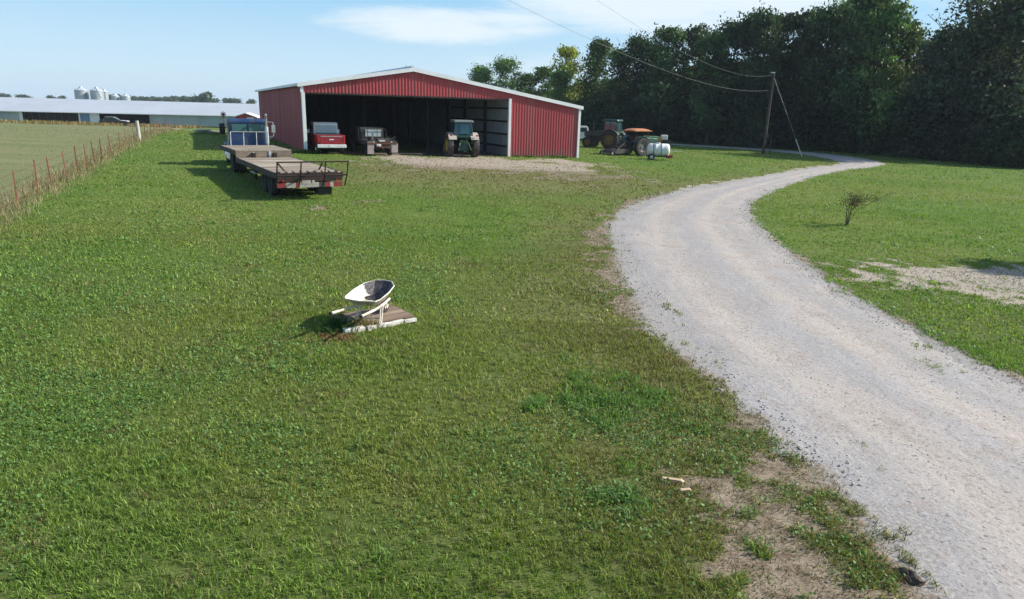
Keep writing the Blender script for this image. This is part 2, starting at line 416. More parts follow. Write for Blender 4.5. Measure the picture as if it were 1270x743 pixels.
wf = N.math('MULTIPLY', attr('worn'), N.math('ADD', .35, nC))
c = N.mix(N.math('MULTIPLY', wf, .85, clamp=True), c, (.165, .142, .065))
# pasture beyond the fence: olive and tan
mp2 = N.n('Mapping'); mp2.inputs['Scale'].default_value = (.25, 1, 0); N.l(pos, mp2.inputs[0])
nF = N.noise(mp2.outputs[0], .5, 5, .65)
cf = N.mix(N.ramp(nF, .3, .7), (.145, .165, .066), (.20, .198, .098))
cf = N.mix(N.math('MULTIPLY', N.ramp(nC, .5, .8), .5), cf, (.21, .18, .09))
wob = N.math('ADD', fld, N.math('MULTIPLY', N.math('SUBTRACT', nB, .5), 1.2))
c = N.mix(N.ramp(wob, .25, -.35), c, cf)
strip = N.math('MULTIPLY', N.ramp(wob, -1.6, -.5), N.ramp(wob, .5, .0))
c = N.mix(N.math('MULTIPLY', strip, .75), c, (.27, .225, .12))
# bare soil and gravel
soil = N.mix(N.ramp(nC, .35, .65), (.29, .23, .165), (.15, .108, .074))
soil = N.mix(N.math('MULTIPLY', N.ramp(nD, .5, .75), .6), soil, (.42, .37, .30))
sxy = N.n('SeparateXYZ'); N.l(pos, sxy.inputs[0])
soil = N.mix(N.math('MULTIPLY', N.math('MAXIMUM', N.ramp(sxy.outputs[0], 7.0, 8.5), N.math('MULTIPLY', N.ramp(sxy.outputs[1], 40.0, 44.0), .8)), .75), soil, N.mix(N.ramp(nD, .35, .7), (.34, .29, .225), (.50, .44, .36)))
bf = N.math('ADD', bare, N.math('MULTIPLY', N.math('SUBTRACT', N.math('ADD', nC, N.math('MULTIPLY', nD, .6)), .82), 1.6))
c = N.mix(N.ramp(bf, .22, .62), c, soil)
gravel = N.mix(N.ramp(nD, .35, .7), (.25, .235, .22), (.42, .395, .37))
c = N.mix(N.math('MULTIPLY', N.ramp(N.math('ADD', rd, N.math('ADD', N.math('MULTIPLY', N.math('SUBTRACT', nC, .5), .7), N.math('MULTIPLY', N.math('SUBTRACT', nB, .5), .9))), .24, -.12), .9), c, gravel)
b = N.n('BsdfPrincipled'); b.inputs['Roughness'].default_value = .95; b.inputs['Specular IOR Level'].default_value = .08
N.l(c, b.inputs['Base Color'])
bp = N.n('Bump'); bp.inputs['Strength'].default_value = .5; bp.inputs['Distance'].default_value = .035
N.l(N.math('ADD', nC, N.math('MULTIPLY', nD, .5)), bp.inputs['Height']); N.l(bp.outputs[0], b.inputs['Normal'])
N.l(b.outputs[0], out.inputs[0])
wx_, wy_ = XX.ravel(), YY.ravel()
worn_ = np.maximum(sst(1.0, .25, np.hypot((wx_ + .5) / 15, (wy_ - 38) / 15)) * 1.1, sst(4.0, .2, rdist) * (rside < 0) * .8 * sst(60, 40, wy_)) * (.55 + .85 * fbm(wx_ * .5, wy_ * .5, 34))
ground = np_mesh('ground', V, Fq, m, None, None, dict(worn=np.clip(worn_, 0, 1), near_tone=sst(24, 9, wy_), bare=bm_, field=np.clip(fs_, -20, 20), rdist=np.clip(rdist, -1, 5)))
tag(ground, 'mown green lawn with worn soil patches and a tan pasture at left', 'lawn', kind='structure')

# ------------------------------------------------------------------ gravel road
m, nt, out = new_mat('pale_gravel'); N = NT(nt)
geo = N.n('NewGeometry'); mp = N.n('Mapping'); mp.inputs['Scale'].default_value = (1, 1, 0); N.l(geo.outputs['Position'], mp.inputs[0]); P = mp.outputs[0]
lane = N.n('Attribute', attribute_name='lane').outputs['Fac']
al = N.n('Attribute', attribute_name='along').outputs['Fac']
comb = N.n('CombineXYZ'); N.l(N.math('MULTIPLY', lane, 4.0), comb.inputs[0]); N.l(N.math('MULTIPLY', al, .22), comb.inputs[1])
streak = N.noise(comb.outputs[0], 1.4, 5, .65, .6)
streak2 = N.noise(comb.outputs[0], 5.5, 3, .6, .3)
nA = N.noise(P, .5, 4, .6); nC = N.noise(P, 7, 5, .7); nD = N.noise(P, 34, 3, .75)
vor = N.n('TexVoronoi'); vor.inputs['Scale'].default_value = 46; N.l(P, vor.inputs['Vector'])
c = N.mix(N.ramp(streak, .32, .68), (.345, .318, .292), (.44, .392, .352))
def track(p0, w_):
    q = N.math('DIVIDE', N.math('SUBTRACT', N.math('ADD', lane, N.math('MULTIPLY', N.math('SUBTRACT', nA, .5), .12)), p0), w_)
    return N.math('SUBTRACT', 1.0, N.math('MULTIPLY', q, q), clamp=True)
tr_ = N.math('MAXIMUM', track(.30, .11), track(.68, .11))
c = N.mix(N.math('MULTIPLY', tr_, .6), c, (.485, .415, .35))
mid_ = N.math('MAXIMUM', track(.49, .08), track(.03, .12))
c = N.mix(N.math('MULTIPLY', mid_, .55), c, (.325, .315, .31))
c = N.mix(N.math('MULTIPLY', N.ramp(streak2, .48, .7), .45), c, (.47, .405, .355))
c = N.mix(N.math('MULTIPLY', N.ramp(nA, .45, .7), .45), c, (.34, .338, .345))
nG = N.noise(P, 1.7, 6, .72, .8)
c = N.mix(N.math('MULTIPLY', N.ramp(nG, .50, .66), .6), c, (.345, .285, .24))
c = N.mix(N.math('MULTIPLY', N.ramp(nG, .45, .30), .45), c, (.40, .40, .405))
c = N.mix(N.math('MULTIPLY', N.ramp(nC, .55, .78), .62), c, (.23, .19, .16))
nS = N.noise(P, 13, 2, .5)
c = N.mix(N.math('MULTIPLY', N.ramp(nS, .62, .72), .75), c, (.16, .13, .105))
c = N.mix(N.math('MULTIPLY', N.ramp(nC, .4, .22), .5), c, (.50, .475, .46))
c = N.mix(N.math('MULTIPLY', N.ramp(nD, .55, .8), .6), c, (.17, .15, .135))
cell = N.n('SeparateXYZ'); N.l(vor.outputs['Color'], cell.inputs[0])
c = N.mix(N.math('MULTIPLY', N.ramp(cell.outputs[0], .78, .97), .35), c, (.52, .51, .50))
c = N.mix(N.math('MULTIPLY', N.ramp(cell.outputs[1], .84, .99), .5), c, (.15, .14, .13))
b = N.n('BsdfPrincipled'); b.inputs['Roughness'].default_value = .95; b.inputs['Specular IOR Level'].default_value = .1
N.l(c, b.inputs['Base Color'])
c = N.mix(1, c, (1.04, 1.0, .945), 'MULTIPLY')
ed = N.math('MAXIMUM', N.ramp(lane, .14, .0), N.ramp(lane, .90, 1.0))
ef = N.math('ADD', ed, N.math('MULTIPLY', N.math('SUBTRACT', nG, .5), 2.2))
c = N.mix(N.math('MULTIPLY', N.math('MULTIPLY', N.ramp(ef, .45, .95), N.ramp(ed, .0, .3)), .8), c, N.mix(N.ramp(nC, .4, .65), (.27, .22, .165), (.17, .145, .10)))
bp = N.n('Bump'); bp.inputs['Strength'].default_value = .8; bp.inputs['Distance'].default_value = .035
N.l(N.math('ADD', N.math('MULTIPLY', nC, .8), N.math('MULTIPLY', cell.outputs[0], .35)), bp.inputs['Height']); N.l(bp.outputs[0], b.inputs['Normal'])
N.l(b.outputs[0], out.inputs[0])
seg = np.concatenate([[0], np.cumsum(np.linalg.norm(np.diff(RC, axis=0), axis=1))])
st = [0.]
while st[-1] < seg[-1]:
    k = np.interp(st[-1], seg, np.hypot(RC[:, 0], RC[:, 1]))
    st.append(st[-1] + np.clip(.010 * k, .05, 1.0))
st = np.array(st[:-1])
ax = np.interp(st, seg, RL[:, 0]); ay = np.interp(st, seg, RL[:, 1]); bx = np.interp(st, seg, RR[:, 0]); by = np.interp(st, seg, RR[:, 1])
K = 48
wid = np.hypot(ax - bx, ay - by); near_ = sst(13, 5, ay)
def ragged(s0, amp):
    return ((vnoise(st * .55, st * 0, s0) - .5) * 1.2 + (vnoise(st * 1.9, st * 0, s0 + 1) - .5) * .7 + (vnoise(st * 6, st * 0, s0 + 2) - .5) * .35 + (vnoise(st * 17, st * 0, s0 + 3) - .5) * .16) * amp
eL_ = (.02 + ragged(21, .55 + .35 * near_)) / wid; eR_ = (.0 + ragged(41, .36)) / wid
u_ = np.linspace(0, 1, K)[None, :]
tt = eL_[:, None] * (1 - u_) + (1 - eR_[:, None]) * u_
PX = ax[:, None] * (1 - tt) + bx[:, None] * tt; PY = ay[:, None] * (1 - tt) + by[:, None] * tt
rut = -.018 * (np.exp(-((tt - .3) / .07) ** 2) + np.exp(-((tt - .7) / .07) ** 2)) + .03 * (1 - np.clip(np.abs(tt - .5) * 2, 0, 1) ** 2)
PZ = T(PX, PY) + .005 + np.clip(rut, 0, 1) * np.clip(np.minimum(u_, 1 - u_) * 12, 0, 1) - .016 * np.exp(-np.minimum(u_, 1 - u_) * 60)
Vr = np.stack([PX.ravel(), PY.ravel(), PZ.ravel()], 1)
ii, jj = np.meshgrid(np.arange(K - 1), np.arange(len(st) - 1)); a = (jj * K + ii).ravel()
Fr = np.stack([a, a + 1, a + K + 1, a + K], 1)
road = np_mesh('gravel_road', Vr, Fr, m, None, None, dict(lane=tt.ravel(), along=np.repeat(st, K)))
tag(road, 'pale gravel drive curving from the foreground round to the wood', 'road', kind='structure')

# ------------------------------------------------------------------ grass
def blades(name, x, y, h, w, col, mat_, bend=.5, lean=.35, base=None):
    n = len(x); th = RNG.uniform(0, 2 * PI, n); ph = RNG.uniform(0, 2 * PI, n)
    z = T(x, y) if base is None else base
    dx, dy = np.cos(th) * w / 2, np.sin(th) * w / 2
    lx, ly = np.cos(ph) * h * lean, np.sin(ph) * h * lean
    q = RNG.uniform(.2, 1, n)
    p0 = np.stack([x - dx, y - dy, z], 1); p1 = np.stack([x + dx, y + dy, z], 1)
    mx, my, mz = x + lx * q * .45, y + ly * q * .45, z + h * .6
    p2 = np.stack([mx + dx * .8, my + dy * .8, mz], 1); p3 = np.stack([mx - dx * .8, my - dy * .8, mz], 1)
    tz = z + h * (1 - bend * q * .35); tx, ty = x + lx * q * 1.4, y + ly * q * 1.4
    p4 = np.stack([tx + dx * .15, ty + dy * .15, tz], 1); p5 = np.stack([tx - dx * .15, ty - dy * .15, tz], 1)
    Vb = np.stack([p0, p1, p2, p3, p4, p5], 1).reshape(-1, 3)
    o = np.arange(n)[:, None] * 6
    Fb = np.concatenate([o + np.array([0, 1, 2, 3]), o + np.array([3, 2, 4, 5])])
    tint = np.repeat(col[:, None, :], 6, 1).copy()
    return Vb, Fb, tint.reshape(-1, 3)
def scatter(y0, y1, dens, half=.93, x0=None):
    n = int((y1 ** 2 - y0 ** 2) * half * dens)
    yy = np.sqrt(RNG.uniform(y0 ** 2, y1 ** 2, n)); xx = RNG.uniform(-half, half, n) * yy
    return xx, yy
def grass_col(x, y):
    n = len(x)
    a = fbm(x * .35, y * .35, 5)[:, None]; b2 = fbm(x * 1.3, y * 1.3, 6)[:, None]; r = RNG.uniform(0, 1, (n, 1))
    c1 = np.array([.125, .195, .038]); c2 = np.array([.172, .245, .045]); c3 = np.array([.235, .250, .070]); straw = np.array([.34, .275, .15])
    c = c1 * (1 - sst(.3, .7, b2)) + c2 * sst(.3, .7, b2)
    k = np.clip(sst(.42, .68, a) * .55 + .55 * sst(.48, .7, fbm(x * .11 + 7, y * .11, 15))[:, None] + .25 * (r > .7), 0, 1)
    c = c * (1 - k) + c3 * k
    s = (RNG.uniform(0, 1, (n, 1)) < .07 + .12 * sst(.5, .75, fbm(x * .9, y * .9, 77))[:, None])
    c = np.where(s & ((y < 17)[:, None] | (r < .35)), straw, c)
    rd_, sd_ = road_dist(x, y)
    zone = np.maximum(sst(4.0, .3, rd_) * (sd_ < 0) * .75, 1.1 * sst(1.0, .25, np.hypot((x + .5) / 15, (y - 38) / 15)))[:, None] * (.4 + .9 * fbm(x * .8, y * .8, 33)[:, None])
    c = np.where(RNG.uniform(0, 1, (n, 1)) < zone, np.array([.19, .155, .068]), c)
    fresh = (sst(.45, .7, fbm(x * .22, y * .22 + 9, 44)) * .6)[:, None]
    c = c * (1 - fresh) + np.array([.16, .25, .05]) * fresh
    dead = np.zeros(n)
    for (cx, cy, rr) in ((-2.72, 9.62, .45), (-4.1, 6.45, .16), (-3.6, 12.6, .25), (.35, 9.6, .3), (1.8, 8.4, .4), (-.9, 7.3, .16), (.9, 6.6, .2), (1.6, 5.7, .5), (2.0, 6.8, .45), (-2.0, 7.6, .16), (-5.5, 14, .5), (-1, 15, .6), (1.6, 13, .7), (-8, 19, .9), (1.2, 21, 1.0), (2.0, 26, 1.4), (-3, 27, 1.3), (4.5, 38, 3), (-6, 35, 2.2)):
        dead = np.maximum(dead, 1 - np.hypot(x - cx, y - cy) / rr)
    dead = np.clip(dead, 0, 1)[:, None] * .9 + .45 * sst(.62, .8, fbm(x * 2.1 + 3, y * 2.1, 88))[:, None]
    brown = np.where(r > .5, straw * .8, np.array([.17, .115, .06]))
    c = np.where(RNG.uniform(0, 1, (n, 1)) < dead, brown, c)
    return c * np.array([.95, 1.02, .88]) * np.exp(RNG.normal(.06, 1, (n, 1)) * np.where(y < 16, .33, .17)[:, None])
parts = []
for (y0, y1, dens, w, h) in ((3.0, 6.5, 6400, .0066, .046), (6.5, 11, 2500, .0095, .047), (11, 18, 620, .018, .045), (18, 30, 165, .03, .05), (30, 48, 50, .05, .055), (48, 92, 11, .09, .08)):
    x, y = scatter(y0, y1, dens)
    keepm = (RNG.uniform(0, .55, len(x)) + .75 * (fbm(x * 4.5, y * 4.5, 81) - .12) > bare_mask(x, y) * 1.2)
    rdv, _sd = road_dist(x, y)
    isl = (rdv > -1.1) & (x < RC[:, 0].max()) & (fbm(x * 2.4, y * 1.6, 37) + .25 * fbm(x * 8, y * 8, 38) > .72 + .16 * np.clip(-rdv, 0, 1)) & (y > 5)
    keepm &= (rdv > -.03 + (fbm(x * 2.2, y * 2.2, 31) - .5) * .7) | isl
    keepm &= fence_side(x, y) > -.4
    # keep off the barn floor and the wheelbarrow board
    bu = (x + 14.2) * .906 + (y - 46.8) * .423; bv = -(x + 14.2) * .423 + (y - 46.8) * .906
    keepm &= ~((bu > -.1) & (bu < 21.2) & (bv > -.1))
    su = (x + 2.5) * .79 + (y - 9.97) * .61; sv = -(x + 2.5) * .61 + (y - 9.97) * .79
    keepm &= ~((su > -.02) & (su < 1.2) & (sv > -.02) & (sv < .76))
    keepm &= RNG.uniform(0, 1, len(x)) < (.25 + 1.2 * fbm(x * 1.6, y * 1.6, 50)) * np.where(y < 16, np.clip(-.25 + 2.4 * fbm(x * 17, y * 17, 51, 2), .06, 1.3), .9)
    x, y = x[keepm], y[keepm]
    hh = h * RNG.uniform(.5, 1.35, len(x)) * (.5 + .9 * fbm(x * .8, y * .8, 60)) * np.where(y < 16, .45 + 1.15 * fbm(x * 17, y * 17, 51, 2), 1)
    parts.append(blades('', x, y, hh, w * RNG.uniform(.7, 1.3, len(x)), grass_col(x, y), M['grass'], lean=.8))
def join(parts):
    o = 0; Vs, Fs, Ts = [], [], []
    for a, f, t in parts: Vs.append(a); Fs.append(f + o); Ts.append(t); o += len(a)
    return np.concatenate(Vs), np.concatenate(Fs), np.concatenate(Ts)
for (y0, y1, dens, w_, h_) in ((3.6, 8, 2600, .006, .022), (8, 20, 700, .012, .025), (20, 50, 60, .04, .04)):
    x, y = scatter(y0, y1, dens)
    bmv = bare_mask(x, y); rdv, _sd = road_dist(x, y)
    bu = (x + 14.2) * .906 + (y - 46.8) * .423; bv = -(x + 14.2) * .423 + (y - 46.8) * .906
    k = (bmv > .12) & (rdv > 0) & (((x < 8) & (y < 36)) | (RNG.uniform(0, 1, len(x)) < .3)) & (RNG.uniform(0, 1, len(x)) < .95 * np.clip(-.5 + 2.6 * fbm(x * 5, y * 5, 95), 0, 1)) & ~((bu > -.1) & (bu < 21.2) & (bv > -.1))
    x, y = x[k], y[k]; n = len(x)
    r = RNG.uniform(0, 1, (n, 1))
    cc = np.where(r < .45, np.array([.085, .12, .035]), np.where(r < .75, np.array([.15, .11, .065]), np.array([.40, .33, .22]))) * np.exp(RNG.normal(0, .3, (n, 1)))
    parts.append(blades('', x, y, h_ * RNG.uniform(.3, 1.6, n), w_ * RNG.uniform(.7, 1.5, n), cc, None, lean=1.6))
Vb, Fb, Tb = join(parts)
g_ = np_mesh('grass', Vb, Fb, M['grass'], Tb)
tag(g_, 'short mown grass covering the whole lawn', 'grass', kind='stuff')

# broad low weeds (clover) in drifts
def leaflets(x, y, size, col, hmin, hmax):
    n = len(x); th = RNG.uniform(0, 2 * PI, n); z = T(x, y) + RNG.uniform(hmin, hmax, n)
    ux, uy = np.cos(th) * size, np.sin(th) * size; tx = RNG.normal(0, .45, n) * size; ty = RNG.normal(0, .45, n) * size
    P0 = np.stack([x - ux * .5, y - uy * .5, z - tx * .5], 1); P2 = np.stack([x + ux * .5, y + uy * .5, z + tx * .5], 1)
    P1 = np.stack([x + uy * .42, y - ux * .42, z + ty * .5], 1); P3 = np.stack([x - uy * .42, y + ux * .42, z - ty * .5], 1)
    Vb = np.stack([P0, P1, P2, P3], 1).reshape(-1, 3)
    return Vb, np.arange(n * 4).reshape(n, 4), np.repeat(col, 4, 0)
lp = []
for (y0, y1, dens, s) in ((3.2, 8, 1000, .024), (8, 14, 340, .032), (14, 24, 80, .05)):
    x, y = scatter(y0, y1, dens)
    pm = fbm(x * .55, y * .55, 90) + .30 * sst(-1.0, -4.0, x) * sst(11, 8, y) - .1 + .12 * sst(0, 2, x) * sst(8, 5, y)
    k = (RNG.uniform(0, 1, len(x)) < sst(.43, .62, pm)); rdv, _ = road_dist(x, y)
    k &= (rdv > .15) & (fence_side(x, y) > 0) & (RNG.uniform(0, 1, len(x)) > bare_mask(x, y) * 1.1)
    su = (x + 2.5) * .79 + (y - 9.97) * .61; sv = -(x + 2.5) * .61 + (y - 9.97) * .79
    k &= ~((su > -.02) & (su < 1.2) & (sv > -.02) & (sv < .76))
    x, y = x[k], y[k]
    col = np.array([.125, .235, .06]) * RNG.uniform(.6, 1.5, (len(x), 1)) * np.array([1, 1, 1.1])
    lp.append(leaflets(x, y, s * RNG.uniform(.6, 1.4, len(x)), col, .015, .065))
Vb, Fb, Tb = join(lp)
tag(np_mesh('clover', Vb, Fb, M['grass'], Tb), 'drifts of broad leaved clover growing in the lawn', 'clover', kind='stuff')

# coarse taller tufts beside the road
tp = []
def tuft(cx, cy, n, rad, h, col, w=.011):
    r = rad * np.sqrt(RNG.uniform(0, 1, n)); t = RNG.uniform(0, 2 * PI, n)
    x, y = cx + r * np.cos(t), cy + r * np.sin(t)
    c = np.array(col) * RNG.uniform(.7, 1.35, (n, 1))
    tp.append(blades('', x, y, h * RNG.uniform(.5, 1.2, n), w * RNG.uniform(.7, 1.3, n), c, None, bend=1.1, lean=.85))
for k in range(64):
    px, py = 1.35 + RNG.normal(0, .5), 7.75 + RNG.normal(0, .6)
    tuft(px, py, RNG.integers(18, 55), .17, RNG.uniform(.07, .135), (.135, .235, .055))
for k in range(9): tuft(1.0 + RNG.normal(0, .15), 5.55 + RNG.normal(0, .12), 40, .11, .12, (.15, .25, .075))
for k in range(5): tuft(.3 + RNG.normal(0, .1), 7.55 + RNG.normal(0, .1), 45, .09, .12, (.14, .24, .06))
for k in range(70):
    px, py = scatter(4.5, 26, .1); 
    i = RNG.integers(0, len(px)); x1, y1 = px[i], py[i]
    if road_dist([x1], [y1])[0][0] < .3 or fence_side(x1, y1) < .5: continue
    tuft(x1, y1, 26, .09 + .004 * y1, .11, (.14, .24, .05), .008 + .0006 * y1)
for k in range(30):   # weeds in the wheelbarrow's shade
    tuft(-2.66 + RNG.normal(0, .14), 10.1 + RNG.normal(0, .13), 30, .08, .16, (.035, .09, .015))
for k in range(26): tuft(-2.66 + RNG.normal(0, .16), 9.66 + RNG.normal(0, .1), 12, .06, .07, (.30, .165, .085), .012)
for k in range(16): tuft(-2.32 + RNG.normal(0, .12), 10.2 + RNG.normal(0, .06), 16, .05, .2, (.25, .20, .08))
for k in range(26):   # weeds at the barn posts and base
    w_ = RNG.uniform(15.2, 21) if k > 9 else RNG.normal(.0, .35)
    tuft(-14.2 + .906 * w_ + .423 * .3, 46.8 + .423 * w_ - .906 * .3, 40, .3, .33 if k < 10 else .2, (.085, .14, .03), .04)
Vb, Fb, Tb = join(tp)
tag(np_mesh('coarse_grass', Vb, Fb, M['grass'], Tb), 'coarse taller grass tufts beside the drive and around the wheelbarrow board', 'tall grass', kind='stuff')

# dry grass: along the fence and in front of the long poultry house
dp = []
n = 11000; yy = 12 + 75 * RNG.uniform(0, 1, n) ** 1.5; xx = FX(yy) + RNG.normal(-.25, .42, n)
sc_ = .6 + yy / 40
cc = np.where(RNG.uniform(0, 1, (n, 1)) < .68, np.array([.36, .30, .17]), np.array([.15, .17, .06])) * RNG.uniform(.65, 1.15, (n, 1))
dp.append(blades('', xx, yy, RNG.uniform(.1, .42, n) * .9, .012 * sc_, cc, None, bend=.8, lean=.5))
n = 12000; yy = 14 + 60 * RNG.uniform(0, 1, n) ** 1.3; xx = FX(yy) - .5 - 32 * RNG.uniform(0, 1, n)
cc = np.where(fbm(xx * .4, yy * .9, 12)[:, None] + RNG.normal(0, .15, (n, 1)) < .5, np.array([.21, .24, .095]), np.array([.30, .28, .15])) * RNG.uniform(.75, 1.1, (n, 1))
dp.append(blades('', xx, yy, RNG.uniform(.02, .07, n), .02 * (.6 + yy / 30), cc, None, bend=.8, lean=.8))
n = 6500; xx = RNG.uniform(-110, -54, n); xx = xx[RNG.uniform(0, 1, n) < .15 + 1.2 * sst(.4, .65, fbm(xx * .35, xx * 0, 8))]; n = len(xx)
yy = 122 + (xx + 62) * .30 - RNG.uniform(2.0, 12, n)
cc = np.where(RNG.uniform(0, 1, (n, 1)) < .6, np.array([.33, .22, .085]), np.array([.22, .20, .075])) * RNG.uniform(.65, 1.15, (n, 1))
dp.append(blades('', xx, yy, RNG.uniform(.15, .75, n), .10, cc, None, bend=.8, lean=.4))
Vb, Fb, Tb = join(dp)
tag(np_mesh('dry_grass', Vb, Fb, M['dry'], Tb), 'tall straw coloured grass along the wire fence and far field edge', 'dry grass', kind='stuff')

# loose stones
n = 17000; k = (34 + 116 * RNG.uniform(0, 1, n) ** 1.6).astype(int)
sidev = RNG.choice([-1, 1], n, p=[.62, .38]); off = np.where(RNG.uniform(0, 1, n) < .3, RW[k] + RNG.normal(0, .3, n), RNG.uniform(0, 1, n) * RW[k])
nrm = np.stack([-_d[k, 1], _d[k, 0]], 1)
sx = RC[k, 0] + nrm[:, 0] * off * -sidev * -1; sy = RC[k, 1] + nrm[:, 1] * off * -sidev * -1
jit = RNG.uniform(-.5, .5, n); sx = sx + _d[k, 0] * jit; sy = sy + _d[k, 1] * jit
n2 = 5200; px = 12.4 + RNG.normal(0, 2.2, n2); py = 15.9 + RNG.normal(0, .95, n2)
kb_ = bare_mask(px, py) > RNG.uniform(.1, .6, n2); px, py = px[kb_], py[kb_]
sx = np.concatenate([sx, px]); sy = np.concatenate([sy, py]); kk = (sy < 32); sx, sy = sx[kk], sy[kk]; n = len(sx)
s = (.0035 + .014 * RNG.uniform(0, 1, n) ** 3) * (1 + sy / 40)
octv = np.array([[1, 0, 0], [0, 1, 0], [-1, 0, 0], [0, -1, 0], [0, 0, .8], [0, 0, -.3]], float)
ang = RNG.uniform(0, 2 * PI, n); Vs = np.zeros((n, 6, 3)); jt = RNG.uniform(.6, 1.3, (n, 6, 1))
q = octv[None] * jt * s[:, None, None]
Vs[:, :, 0] = sx[:, None] + q[:, :, 0] * np.cos(ang)[:, None] - q[:, :, 1] * np.sin(ang)[:, None]
Vs[:, :, 1] = sy[:, None] + q[:, :, 0] * np.sin(ang)[:, None] + q[:, :, 1] * np.cos(ang)[:, None]
Vs[:, :, 2] = T(sx, sy)[:, None] + .012 + q[:, :, 2]
ft = np.array([[0, 1, 4], [1, 2, 4], [2, 3, 4], [3, 0, 4], [1, 0, 5], [2, 1, 5], [3, 2, 5], [0, 3, 5]])
Fs = (np.arange(n)[:, None, None] * 6 + ft[None]).reshape(-1, 3)
tag(np_mesh('loose_gravel', Vs.reshape(-1, 3), Fs, M['stone']), 'loose grey stones scattered over the drive and its edges', 'gravel', kind='stuff')

# ------------------------------------------------------------------ red barn
TH = R(25); BL = (-14.2, 46.8); BW, BD = 21.05, 31.0
ridge_x, eL, eR, rz = 7.57, 4.73, 3.80, 5.99     # world heights
barn = thing('barn', 'big red metal pole barn with white trim and a wide open dark front', 'barn', BL[0], BL[1], TH, z=0)
def roof_z(w):
    return eL + (rz - eL) * w / ridge_x if w < ridge_x else rz + (eR - rz) * (w - ridge_x) / (BW - ridge_x)
DOOR = 15.05; HEAD = 4.2
zb = -.35
def ribbed(w0, w1, bottom, top, step=.23, depth=.027, y=0.0, along='x', x=0.0, flip=1):
    """corrugated wall sheet: profile along w, from bottom(w) to top(w)"""
    pr = []; w = w0
    while w < w1 - 1e-6:
        for dw, d in ((0, 0), (.115, 0), (.135, 1), (.205, 1)):
            if w + dw * step / .23 <= w1: pr.append((w + dw * step / .23, d))
        w += step
    pr.append((w1, 0))
    mb = MB(); vs = []
    for w, d in pr:
        off = -d * depth * flip
        for z in (bottom(w), top(w)):
            vs.append((w, y + off, z) if along == 'x' else (x + off, w, z))
    mb.add(vs, [(2 * i, 2 * i + 2, 2 * i + 3, 2 * i + 1) for i in range(len(pr) - 1)])
    return mb
fw = ribbed(0, DOOR, lambda w: HEAD, roof_z); fw2 = ribbed(DOOR, BW, lambda w: zb, roof_z)
fw.add(fw2.v, fw2.f); fw.build('front_wall', M['barn_red'], barn)
ribbed(0, BD, lambda w: zb, lambda w: eL, along='y', x=0).build('side_wall', M['barn_red'], barn)
MB().box(BW, BD / 2, (eR + zb) / 2, .05, BD - .1, eR - zb).build('side_wall', M['barn_red'], barn)
mb = MB(); mb.add([(0, BD, zb), (BW, BD, zb), (BW, BD, eR), (ridge_x, BD, rz), (0, BD, eL)], [(0, 1, 2, 3, 4)]); mb.build('back_wall', M['barn_red'], barn)
# interior lining, dark
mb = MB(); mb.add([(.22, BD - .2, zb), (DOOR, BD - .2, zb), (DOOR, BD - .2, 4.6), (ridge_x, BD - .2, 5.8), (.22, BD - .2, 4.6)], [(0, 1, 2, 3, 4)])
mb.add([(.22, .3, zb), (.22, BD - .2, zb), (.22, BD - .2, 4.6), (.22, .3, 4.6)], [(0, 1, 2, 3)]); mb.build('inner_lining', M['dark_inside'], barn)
# roof sheets with thickness
def slab(w0, z0, w1, z1, t=.07):
    mb = MB(); o = .28
    vs = []
    for y in (-.12, BD + .2):
        vs += [(w0, y, z0 + .03), (w1, y, z1 + .03), (w1, y, z1 + .03 + t), (w0, y, z0 + .03 + t)]
    return mb.add(vs, [(0, 1, 2, 3), (7, 6, 5, 4), (0, 4, 5, 1), (1, 5, 6, 2), (2, 6, 7, 3), (3, 7, 4, 0)])
roof = slab(-.25, eL - .042, ridge_x, rz).build('roof', M['galv_roof'], barn)
slab(ridge_x, rz, BW + .25, eR - .04).build('roof', M['galv_roof'], barn)
MB().cyl((ridge_x, .0, rz + .12), (ridge_x, BD, rz + .12), .13, n=8).build('ridge_cap', M['galv_roof'], roof)
# white rake, eave and corner trim
def rake(w0, z0, w1, z1):
    mb = MB(); vs = []
    for y in (-.19, -.122):
        vs += [(w0, y, z0 - .14), (w1, y, z1 - .14), (w1, y, z1 + .115), (w0, y, z0 + .115)]
    return mb.add(vs, [(0, 1, 2, 3), (7, 6, 5, 4), (0, 4, 5, 1), (1, 5, 6, 2), (2, 6, 7, 3), (3, 7, 4, 0)])
rake(-.28, eL - .045, ridge_x, rz).build('rake_trim', M['white_trim'], barn)
rake(ridge_x, rz, BW + .28, eR - .045).build('rake_trim', M['white_trim'], barn)
MB().box(-.30, BD / 2, eL - .05, .09, BD + .3, .16).build('eave_trim', M['white_trim'], barn)
MB().box(.06, -.02, (HEAD + zb) / 2, .22, .2, HEAD - zb).build('door_post', M['white_trim'], barn, .01)
MB().box(.0, -.06, (HEAD + eL) / 2 - .04, .2, .07, eL - HEAD - .1).build('corner_trim', M['white_trim'], barn)
MB().box(DOOR - .01, -.02, (HEAD + zb) / 2, .2, .2, HEAD - zb + .1).build('door_post', M['white_trim'], barn, .01)
MB().box(BW + .02, -.02, (eR + zb) / 2 - .05, .2, .16, eR - zb - .1).build('corner_trim', M['white_trim'], barn, .01)
MB().box((DOOR + .1) / 2, .02, HEAD - .02, DOOR - .4, .16, .10).build('door_header', M['dark_wood'], barn)
